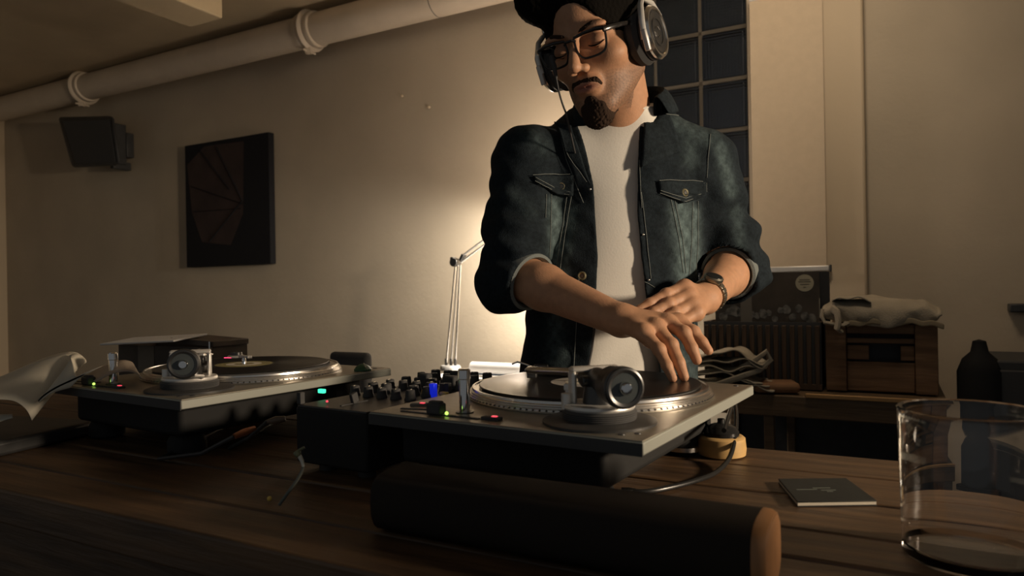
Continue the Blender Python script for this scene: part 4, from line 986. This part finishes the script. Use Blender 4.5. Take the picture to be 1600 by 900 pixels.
for nm, fn, res in (('beard', d_chinbeard, .0014), ('moustache', d_must, .0011), ('eyebrow', lambda p: np.maximum(d_brow(p), hl(p)[:, 0]), .0011), ('eyebrow', lambda p: np.maximum(d_brow(p), -hl(p)[:, 0]), .0011)):
    V, Q = sdf_mesh(fn, hb0, hb1, res, 1.6); fix(np_obj(nm, V, Q, 'fuzz', man, None, 0))
def d_hair(p):
    q = hl(p); qs = q.copy(); qs[:, 0] = np.abs(q[:, 0])
    n = .0014*np.sin(q[:, 1]*95+q[:, 0]*60)*np.sin(q[:, 2]*80+1)+hairnoise(q, 500, .0005)
    d = ell(q, (0, .020, .052), (.089, .106, .100))
    d = smin(d, ell(q, (-.055, -.040, .090), (.050, .052, .042)), .02)        # swept forelock to his right side
    d = smin(d, ell(q, (.02, -.02, .13), (.06, .07, .03)), .03)
    d = smin(d, ell(qs, (.074, -.010, .005), (.010, .022, .045)), .01)          # sideburns
    d = smax(d, -ell(q, (0, -.128, -.01), (.066, .085, .088)), .008)          # face
    d = smax(d, -(q[:, 2]+.055), .01)
    return smax(d+n, -(d_head(p)+.002), .001)
V, Q = sdf_mesh(d_hair, HOn-.15, HOn+.20, .0022); fix(np_obj('hair', V, Q, 'hair', man, None, 0))
# eyes behind the lids
for sx in (-1, 1):
    e = MB(); c = hw_((sx*.032, -.0745, -.003)); e.ball(c, .0105, 20)
    eb = fix(e.build('eye', mat('eye_white', (.45, .40, .34), .2), man))
    i_ = MB(); ax_ = HR @ Vector((-.05, -.9, -.45)).normalized(); i_.lathe([(.0, .0), (.0052, -.0003), (.0052, .0004), (0, .0006)], c+ax_*.0103, 20, axis=ax_); i_.build('iris', mat('iris', (.02, .012, .008), .1), eb)
for sx in (-1, 1):                                        # lash line of the lowered lids
    b = MB(); b.tube([hw_((sx*x, y, z)) for x, y, z in ((.0185, -.0845, -.0055), (.025, -.0885, -.0075), (.032, -.0900, -.0085), (.040, -.0880, -.0078), (.0465, -.0820, -.0045))], [.0006, .0011, .0013, .0012, .0007], 8)
    fix(b.build('eyelashes', 'hair', man))
# ---- T-shirt
def front_x(px, py, Y=1.235): return P(px, py, Y)
neck_c = NB.lerp(hw_((0, .030, -.060)), .18)
neck_ax = (hw_((0, .030, -.060))-NB).normalized()
coll_n = (neck_ax*.45+Vector((-.03, -.04, .75))).normalized()
coll_c = NB+Vector((-.006, -.018, .042))
def d_shirt(p):
    w1 = 40*(p[:, 0]*.95+p[:, 2]*.32)+1.6*np.sin(9*p[:, 2]+1)+.8*np.sin(17*p[:, 0]+6*p[:, 2]); fold = .0058*np.sin(w1)*(.55+.45*np.sin(7*p[:, 2]+11*p[:, 0]))+.0018*np.sin(38*p[:, 2]-60*p[:, 0]+2*np.sin(12*p[:, 2]))*np.clip((CZ+.02-p[:, 2])*6, 0, 1)
    d = smin(d_torso(p, .006), cone(p, NB+Vector((0, 0, -.02)), coll_c+coll_n*.03, .062, .0555), .03)+fold
    s = d
    s = smax(s, (p-nv(coll_c)) @ nv(coll_n)-.004, .003)
    s = smax(s, (CZ-.34)-p[:, 2], .003)
    for S_, E_ in ((S_R, E_R), (S_L, E_L)):
        dr = nv((S_-TC[0]).normalized()); s = smax(s, (p-nv(S_)) @ nv(Vector((1 if S_.x > TC[0].x else -1, 0, 0)))-.0, .004)
    return s
V, Q = sdf_mesh(d_shirt, (-.05, 1.15, CZ-.36), (.5, 1.50, CZ+.32), .0028, 1.5)
MT['tee'] = mat('white_cotton', (.74, .72, .66), .9, bump=.08, bscale=300)
tee = fix(np_obj('t_shirt', V, Q, 'tee', man, None, 1))
def ring_pts(c, n, r, rf, m=48):
    u = n.cross(Vector((0, 1, 0))).normalized(); w = n.cross(u)
    return [c+u*r*math.cos(2*PI*k/m)+w*rf*math.sin(2*PI*k/m) for k in range(m+1)]
rb_ = MB(); rp = ring_pts(coll_c+coll_n*.002, coll_n, .0570, .0570)
rb_.tube(rp, .0075, 10, flat=.45); rb_.build('collar_band', 'tee', tee)
# ---- denim jacket
XL = [(205, 893), (190, 905), (240, 918), (290, 928), (400, 934), (480, 930), (560, 921), (640, 912)]
XR = [(150, 998), (200, 1000), (240, 997), (330, 995), (400, 1001), (470, 1009), (560, 1027), (640, 1038)]
def line_z(tab):
    pts = sorted([(P(x, y, 1.235).z, P(x, y, 1.235).x) for y, x in tab]); return np.array([a for a, b in pts]), np.array([b for a, b in pts])
zl, xl = line_z(XL[1:]); zr, xr_ = line_z(XR)
cuffR_c = E_R.lerp(W_R, .16); cuffR_n = (W_R-E_R).normalized(); cuffL_c = E_L.lerp(W_L, .20); cuffL_n = (W_L-E_L).normalized()
elbR = P(786, 440, 1.25)
def d_jout(p, g=0.0, cut=0.0):
    x, y, z = p[:, 0], p[:, 1], p[:, 2]
    d = ell(p, TC[0]+Vector((0, 0, .01)), (.168+g, .118+g, .215+g)); d = smin(d, ell(p, TC[1], (.160+g, .113+g, .18+g)), .06)
    d = smin(d, ell(p, TC[2]+Vector((.0, 0, .03)), (.172+g, .118+g, .17+g)), .06)
    for S_ in (S_R, S_L): d = smin(d, cone(p, S_+Vector((0, 0, -.0)), NB+Vector((0, .012, -.030)), .052+g, .062+g), .05)
    def sleeve(S_, E_, n_, c_, sg):
        a = cone(p, S_, E_, .060+g, .058+g); b = cone(p, E_, c_+n_*.06, .058+g, .047+g)
        s = smin(a, smax(b, (p-nv(c_)) @ nv(n_)-cut, .002), .03)
        t = ((p-nv(S_)) @ nv((E_-S_).normalized()))
        u = x*np.float32(38)+y*30
        s = s+.0062*np.sin(t*62+u*.35+sg)*np.clip(t*6, 0, 1)+.0035*np.sin(t*125-u*.8+2*sg)*np.clip(t*7, 0, 1)
        return s
    sl = smin(sleeve(S_R, E_R, cuffR_n, cuffR_c, 1.2), ell(p, elbR, (.042+g, .05+g, .055+g)), .03)
    sl = smin(sl, ell(p, P(784, 350, 1.28), (.038+g, .05+g, .042+g)), .02)
    d = smin(d, sl, .025); d = smin(d, sleeve(S_L, E_L, cuffL_n, cuffL_c, .3), .025)
    d = d+.0022*np.sin(x*45+z*55)*np.sin(z*37-x*20)+.0012*np.sin(x*130+z*40)*np.sin(z*90)
    return d
def d_jacket(p):
    x, y, z = p[:, 0], p[:, 1], p[:, 2]
    s = np.maximum(d_jout(p), -d_jout(p, -.0065, .05))
    s = smax(s, -(cone(p, coll_c-coll_n*.04, coll_c+coll_n*.14, .058, .074)), .003)
    xl_ = np.interp(z, zl, xl); xr__ = np.interp(z, zr, xr_)
    op = np.maximum(np.maximum(xl_-x, x-xr__), (y-1.30)); 
    s = smax(s, -op, .0025)
    s = smax(s, (CZ-.33)-z, .003)
    return s
V, Q = sdf_mesh(d_jacket, (-.14, 1.10, CZ-.35), (.62, 1.56, CZ+.34), .0025, 1.6)
# worn fades, with lit streaks painted into the denim colour
def pix(V):                                               # picture coordinates of the points, to lay out worn areas and painted highlights
    a = V[:, 0]/V[:, 1]*F; b = (CZ-V[:, 2])/V[:, 1]*F; return 800+a+ROLL*b, 450+b-ROLL*a
ux, uy = pix(V); wear_light = np.zeros(len(V)); fr_ = V[:, 1] < 1.33
def wline(x0, y0, x1, y1, w, s):
    global wear_light
    dx, dy = x1-x0, y1-y0; t = np.clip(((ux-x0)*dx+(uy-y0)*dy)/(dx*dx+dy*dy), 0, 1); d = np.hypot(ux-x0-t*dx, uy-y0-t*dy)
    wear_light = np.maximum(wear_light, s*np.exp(-(d/w)**2)*fr_)
for a in ((868, 318, 872, 440, 12, .9), (895, 330, 880, 440, 7, .7), (870, 400, 868, 560, 14, .45), (1065, 325, 1072, 430, 16, 1.0), (1085, 330, 1088, 440, 9, .9), (1050, 330, 1062, 380, 8, .5),
          (1060, 190, 1110, 215, 16, .45), (1125, 230, 1142, 300, 10, .6), (1080, 200, 1080, 250, 14, .35), (1060, 560, 1080, 600, 25, .5), (880, 540, 882, 600, 8, .5), (820, 200, 850, 230, 14, .25), (1150, 330, 1160, 400, 10, .3), (1105, 480, 1100, 590, 12, .5), (800, 300, 830, 330, 12, .15)):
    wline(*a)
wear_light *= .75+.25*np.sin(ux*.35)*np.sin(uy*.22)
dark = np.array([.013, .019, .024]); pale = np.array([.12, .17, .175])
cols = dark+(pale-dark)*np.clip(wear_light, 0, 1)[:, None]
MT['denim'] = tint_mat('denim', .9, bump=.35, bscale=500, nvar=.30, nscale=150, spec=.15)
jk = fix(np_obj('jacket', V, Q, 'denim', man, cols, 1))
print('jacket', len(V), _t.time()-_t0)
dg = bpy.context.evaluated_depsgraph_get()
JB = BVHTree.FromPolygons([tuple(v) for v in V], Q[(Q >= 0).all(1)].tolist())
MT['denim_flat'] = mat('denim_flap', (.016, .023, .028), .9, bump=.35, bscale=500, var=.25, scale=150, spec=.15)
MT['denim_flap2'] = MT['denim_flat']
MT['thread'] = mat('pale_thread', (.17, .19, .18), .8)
MT['brass'] = mat('brass_button', (.42, .38, .24), .35, .8)
def hit(px, py, off=.0):
    o = Vector((0, 0, CZ)); d = (P(px, py, 1)-o).normalized(); r = JB.ray_cast(o, d)
    if r[0] is None: return None
    n = r[1]; n = n if n.dot(d) < 0 else -n
    return r[0]+n*off, n
def patch(name, poly, off, th, m, parent, nu=14, nvv=8):
    """poly: four px corners A,B,C,D; bilinear grid laid onto the jacket"""
    A_, B_, C_, D_ = [Vector((a, b, 0)) for a, b in poly]; g = []; last = None
    for i in range(nu+1):
        row = []
        for j in range(nvv+1):
            u, v = i/nu, j/nvv; q = A_*(1-u)*(1-v)+B_*u*(1-v)+C_*u*v+D_*(1-u)*v; h = hit(q.x, q.y, off)
            if h is None: h = (last or P(q.x, q.y, 1.23), None)
            row.append(h[0]); last = h[0]
        g.append(row)
    cam_ = Vector((0, 0, CZ))
    for _ in range(6):                                    # relax the distance so the cloth lies smooth
        dd_ = [[(p-cam_).length for p in r] for r in g]; R_, C_ = len(g), len(g[0])
        for i in range(R_):
            for j in range(C_):
                nb_ = [dd_[a][b] for a, b in ((i-1, j), (i+1, j), (i, j-1), (i, j+1)) if 0 <= a < R_ and 0 <= b < C_]
                m_ = min(dd_[i][j], sum(nb_)/len(nb_)) if _ < 3 else (dd_[i][j]+sum(nb_)/len(nb_))/2
                g[i][j] = cam_+(g[i][j]-cam_).normalized()*m_
    return MB().sheet(g).build(name, m, parent, solid=th)
def stitch(px, r=.00055, off=.0012, m='thread', name='stitching'):
    pts = []
    for i in range(len(px)-1):
        (x0, y0), (x1, y1) = px[i], px[i+1]; n = max(2, int(math.hypot(x1-x0, y1-y0)/5))
        for k in range(n): h = hit(x0+(x1-x0)*k/n, y0+(y1-y0)*k/n, off); 
        for k in range(n):
            h = hit(x0+(x1-x0)*k/n, y0+(y1-y0)*k/n, off)
            if h and (not pts or (h[0]-pts[-1]).length < .03): pts.append(h[0])
    if len(pts) > 2: return MB().tube(pts, r, 5).build(name, m, jk)
# pocket flaps
fl1 = patch('pocket_flap', [(832, 276), (897, 274), (897, 303), (838, 286)], .004, .003, 'denim_flat', jk)
fl1b = patch('pocket_flap', [(838, 286), (897, 300), (896, 307), (868, 303)], .004, .003, 'denim_flat', jk, 8, 4)
fl2 = patch('pocket_flap', [(1027, 284), (1102, 283), (1102, 305), (1030, 303)], .004, .003, 'denim_flat', jk)
fl2b = patch('pocket_flap', [(1030, 303), (1102, 305), (1072, 317), (1066, 317)], .004, .003, 'denim_flat', jk, 10, 4)
for pl_x in ([(835, 283), (868, 301), (896, 306)], [(836, 278), (868, 296), (897, 301)], [(1029, 303), (1068, 316), (1102, 304)], [(1030, 299), (1068, 311), (1101, 300)], [(1102, 284), (1102, 304)], [(1098, 284), (1098, 302)],
             [(1028, 283), (1060, 282), (1102, 282)], [(832, 275), (865, 272), (897, 273)]): stitch(pl_x, off=.0062)
# panel seams, in pairs
for pl_x in ([(861, 303), (860, 360), (856, 440)], [(853, 303), (852, 345)], [(893, 307), (884, 360), (873, 440), (872, 470)], [(886, 307), (878, 360), (868, 430)],
             [(1048, 312), (1060, 370), (1068, 432)], [(1054, 314), (1066, 372), (1072, 432)], [(1082, 316), (1080, 380), (1076, 436)], [(1090, 314), (1090, 380), (1086, 434)],
             [(1002, 300), (1010, 370), (1017, 440)], [(999, 250), (1001, 300), (1003, 330)], [(926, 270), (933, 340), (937, 430), (934, 470)], [(1110, 210), (1106, 250), (1104, 283)],
             [(1040, 179), (1090, 184), (1122, 200)], [(872, 196), (885, 250), (914, 322)], [(880, 215), (893, 235)], [(905, 430), (900, 520), (896, 590)], [(1076, 440), (1086, 520), (1098, 590)], [(1008, 440), (1028, 452)]): stitch(pl_x)
# collar: standing part round the neck and two pointed leaves
cpx = [(893, 205), (897, 180), (910, 160), (930, 150)]
def collar_ring(b):
    g = []; m = 30; up = coll_n
    u = Vector((1, 0, 0)); w = coll_n.cross(u).normalized(); u = w.cross(coll_n).normalized()
    for k in range(m+1):
        a = math.radians(-48+276*k/m); r0 = .068; dirv = u*math.cos(a)+w*math.sin(a)
        front = abs(k/m-.5)*2; row = []
        for (dr, dh) in ((.000, -.022), (.003, .012), (.003, .042), (.010, .050), (.022, .032), (.034, -.004)):
            row.append(coll_c+dirv*(r0+dr)+up*(dh*(1-.35*front**3)-.010)+Vector((0, .004, 0)))
        g.append(row)
    b.sheet(g)
cr_ = MB(); collar_ring(cr_); fix(cr_.build('collar', 'denim_flat', man, solid=.003, sub=1))
patch('collar_leaf', [(1006, 170), (1044, 186), (1062, 238), (1000, 262)], .007, .003, 'denim_flat', jk, 12, 10)
patch('collar_leaf', [(893, 200), (868, 196), (884, 236), (925, 292)], .007, .003, 'denim_flat', jk, 10, 10)
stitch([(995, 262), (1004, 240), (1020, 222), (1030, 220), (1060, 240)], off=.010); stitch([(886, 236), (900, 262), (922, 290)], off=.010)
# placket edges with lighter worn rims
def button(px, py, r=.0078):
    h = hit(px, py, .004)
    if not h: return
    b = MB().lathe([(.0, .0), (r, .0), (r, .0022), (r*.78, .0034), (r*.5, .0022), (r*.45, .0012), (0, .0012)], h[0], 22, axis=h[1]); bt = b.build('button', 'brass', jk)
    c = MB().lathe([(r*.5, .0012), (r*.42, .003), (0, .0032)], h[0], 16, axis=h[1]); c.build('button_centre', 'dark_metal', bt)
for px_, py_ in ((876, 291), (1067, 302), (911, 431)): button(px_, py_)
for px_, py_ in ((923, 296), (894, 234), (1004, 367), (1013, 437)): 
    h = hit(px_, py_, .003)
    if h: MB().ball(h[0], .0022, 10).build('rivet', 'silver', jk)
# cuffs turned back, showing the paler inside
MT['cuff'] = mat('denim_inside', (.15, .17, .165), .9, bump=.3, bscale=400)
def cuff(c_, n_, r, tilt, nm='cuff'):
    n2 = (n_+tilt).normalized(); b = MB(); b.lathe([(r-.004, -.030), (r+.002, -.030), (r+.005, -.015), (r+.003, .004), (r-.002, .006), (r-.006, .0), (r-.006, -.028)], c_+n_*.002, 40, axis=n2, closed=True)
    o = fix(b.build(nm, 'cuff', man)); return o
cuff(cuffR_c, cuffR_n, .0475, Vector((0, 0, .0))); cuff(cuffL_c, cuffL_n, .0475, Vector((0, 0, 0)))
# ---- jeans and shoes (behind the table)
def d_jeans(p):
    d = ell(p, TC[2]+Vector((0, 0, -.04)), (.165, .115, .14)); hipz = TC[2].z-.10
    for sx in (-1, 1):
        hp = Vector((TC[2].x+sx*.085, TC[2].y, hipz)); kn = Vector((TC[2].x+sx*.11, TC[2].y-.01, .50)); an = Vector((TC[2].x+sx*.13, TC[2].y+.02, .07))
        l = smin(cone(p, hp, kn, .090, .062), cone(p, kn, an, .062, .048), .02); d = smin(d, l, .04)
    d = d+.003*np.sin(p[:, 2]*60+p[:, 0]*30); return smax(d, p[:, 2]-(CZ-.26), .004)
jmin = (TC[2].x-.26, 1.15, -.02); V, Q = sdf_mesh(d_jeans, jmin, (TC[2].x+.26, 1.52, CZ-.24), .006, 1.5)
fix(np_obj('jeans', V, Q, mat('jeans', (.035, .045, .06), .9), man, None, 1))
for sx in (-1, 1):
    s = MB(); cx_ = TC[2].x+sx*.135
    s.ball((cx_, 1.27, .035), (.045, .115, .045), 20); s.ball((cx_, 1.345, .055), (.038, .05, .055), 16)
    s.box((cx_, 1.275, .008), (.085, .22, .016)); so_l = s.build('shoe', 'black', man); so_l.location = man_inv
# ================================================================ HEADPHONES, GLASSES, WATCH
def hp_pt(v): return hw_(v)
hp = thing('headphones', HO, 0, 'silver and black over-ear headphones worn by the man', 'headphones')
hp_inv = -HO
def hpart(name, m, fn, parent=None, **k):
    b = MB(); fn(b); b.v = [tuple(hw_(v)) for v in b.v]; o = b.build(name, m, parent or hp, **k)
    if parent is None or parent == hp: o.location = hp_inv
    return o
for sx in (-1, 1):
    cxx = sx*.068; cy_ = .000; cz_ = -.020; ax_ = (sx, -.0, 0)
    hpart('ear_cushion', 'rubber', lambda b: b.lathe([(.018, -.006), (.036, -.008), (.045, .0), (.047, .010), (.043, .018), (.020, .018)], (cxx, cy_, cz_), 40, axis=ax_))
    c_ = hpart('ear_cup', 'black', lambda b: b.lathe([(.040, .016), (.043, .022), (.041, .030), (.036, .034), (.0, .034)], (cxx, cy_, cz_), 48, axis=ax_))
    hpart('cup_ring', 'silver', lambda b: b.lathe([(.0365, .0335), (.0425, .028), (.0435, .032), (.0405, .0375), (.0365, .0375), (.0345, .0350)], (cxx, cy_, cz_), 56, axis=ax_, closed=True), c_)
    hpart('cup_disc', 'dark_metal', lambda b: b.lathe([(.034, .034), (.033, .0365), (.0235, .0355), (.0225, .037), (.0205, .037), (.020, .0355), (.0, .0352)], (cxx, cy_, cz_), 48, axis=ax_), c_)
    hpart('cup_badge', 'silver', lambda b: [b.tube([(cxx+sx*.0362, cy_+.009*math.cos(a), cz_+.009*math.sin(a)), (cxx+sx*.0362, cy_+.009*math.cos(a+.9), cz_+.009*math.sin(a+.9))], .0007, 6) for a in (0.2, 1.6, 3.0, 4.5)], c_)
    hpart('yoke', 'satin', lambda b: b.tube([(cxx+sx*.028, cy_-.046, cz_-.004), (cxx+sx*.030, cy_-.043, cz_+.022), (cxx+sx*.028, cy_-.026, cz_+.046), (cxx+sx*.024, cy_, cz_+.058), (cxx+sx*.028, cy_+.026, cz_+.046), (cxx+sx*.030, cy_+.043, cz_+.022)], .0042, 10, flat=1.2))
    hpart('hinge_plate', 'satin', lambda b: b.box((cxx+sx*.030, cy_-.046, cz_-.006), (.009, .008, .034)), bevel=.002)
    hpart('slider', 'silver', lambda b: b.tube([(cxx+sx*.024, cy_, cz_+.056), (cxx+sx*.022, cy_, cz_+.085), (cxx+sx*.016, cy_, cz_+.12)], .0045, 12))
def hb(b):
    g = []
    for k in range(25):
        a = PI*k/24; r = .104
        g.append([(-r*math.cos(a)*.96, .012+dy, .060+.115*math.sin(a)) for dy in (-.016, -.008, 0, .008, .016)])
    b.sheet(g)
hpart('headband', 'rubber', hb, solid=.007, sub=1)
# cord from the left cup
c0_ = hw_((-.112, -.012, -.050)); cord = [P(862, 93, 1.13), P(866, 104, 1.13), P(869, 122, 1.135), P(873, 142, 1.14), P(878, 160, 1.15), P(884, 176, 1.17)]
b = MB(); b.tube([cord[0]+Vector((0, 0, .006)), cord[0], cord[1], cord[2]], [.0032, .0040, .0042, .0026], 12); o = b.build('cord_grip', 'rubber', hp); o.location = hp_inv
b = MB(); b.tube(smooth_path(cord[2:], 5)+[hit(900, 240, .008)[0] if hit(900, 240, .008) else P(900, 240, 1.2)], .0016, 8); o = b.build('cord', 'rubber', hp); o.location = hp_inv
# lower cord hanging in front of the shirt to the turntable
lc = [P(928, 520, 1.205), P(925, 545, 1.19), P(920, 570, 1.17), P(917, 590, 1.15)]
b = MB(); b.tube(smooth_path([P(934, 480, 1.20)]+lc, 5), .0019, 8); o = b.build('lower_cord', 'rubber', hp); o.location = hp_inv
# ---- glasses
gls = thing('glasses', BR, 0, 'dark rectangular framed glasses on the man\'s face', 'glasses')
MT['frame'] = mat('glasses_frame', (.018, .016, .015), .22)
def gpart(name, m, fn, parent=None, **k):
    b = MB(); fn(b); b.v = [tuple(hw_(v)) for v in b.v]; o = b.build(name, m, parent or gls, **k); o.location = -BR; return o
def rimpts(sx, k=1.0, y=-.1085):
    pts = [(-.024, .016), (-.006, .0185), (.014, .0185), (.0255, .016), (.0262, .004), (.022, -.012), (.012, -.0185), (-.006, -.0195), (-.018, -.0165), (-.0245, -.004)]
    return [(sx*(.0325+a*k), y+.006*abs(a+.0325)/.05, -.004+c*k) for a, c in pts]
for sx in (-1, 1):
    pts = [Vector(v) for v in rimpts(sx)]; sp_ = smooth_path(pts+[pts[0]], 5)
    gpart('rim', 'frame', lambda b: b.tube(sp_, .0019, 8))
    gpart('brow_bar', 'frame', lambda b: b.tube([pts[0], pts[1], pts[2], pts[3]], [.0022, .0029, .0030, .0030], 8))
    gpart('temple_arm', 'frame', lambda b: b.tube([(sx*.058, -.104, .010), (sx*.066, -.094, .010), (sx*.074, -.060, .009), (sx*.078, -.01, .006), (sx*.078, .02, -.006)], [.0034, .0034, .0028, .0024, .0018], 8, flat=1.3))
    ln = [Vector(v) for v in rimpts(sx, .95)]; ln = smooth_path(ln+[ln[0]], 5)[:-1]; cn = sum(ln, Vector())/len(ln)
    lm = glassmat('lens_glass', (.97, .97, .95), 0, 1.0 if False else 1.05)
    gpart('lens', lm, lambda b: b.add([tuple(cn)]+[tuple(v) for v in ln], [(0, i+1, (i+1) % len(ln)+1) for i in range(len(ln))]))
gpart('bridge', 'frame', lambda b: b.tube([(-.010, -.107, .006), (-.005, -.110, .0095), (.005, -.110, .0095), (.010, -.107, .006)], .0022, 8))
# ---- watch on the wrist
wc_ = E_L.lerp(W_L, .90); wn_ = (W_L-E_L).normalized()
wt = thing('wristwatch', wc_, 0, 'metal wristwatch on the man\'s left wrist', 'watch')
MT['steel'] = mat('watch_steel', (.30, .28, .23), .35, .9)
bnd = MB(); u_ = wn_.cross(Vector((0, 0, 1))).normalized(); w__ = wn_.cross(u_)
for k in range(22):
    a = 2*PI*k/22; p_c = (u_*math.cos(a)+w__*math.sin(a))*.0285
    rot = Matrix((u_*-math.sin(a)+w__*math.cos(a), wn_, u_*math.cos(a)+w__*math.sin(a))).transposed().to_euler()
    bnd.box(p_c, (.0074, .0165, .003), tuple(rot))
wb = bnd.build('bracelet_links', 'steel', wt, bevel=.0006); wb['kind'] = 'stuff'
wd_ = (-Vector((0, 1, 0))*.6+Vector((0, 0, 1))*.7); wd_ = (wd_-wn_*wd_.dot(wn_)).normalized()
cs = MB().lathe([(.0, .0), (.0155, .0), (.0165, .002), (.0165, .006), (.0145, .008), (0, .008)], wd_*.0285, 32, axis=wd_).build('watch_case', 'steel', wt)
MB().lathe([(.0135, .0081), (.013, .0088), (0, .0088)], wd_*.0285, 32, axis=wd_).build('dial', 'gloss', cs)
print('person done', _t.time()-_t0)
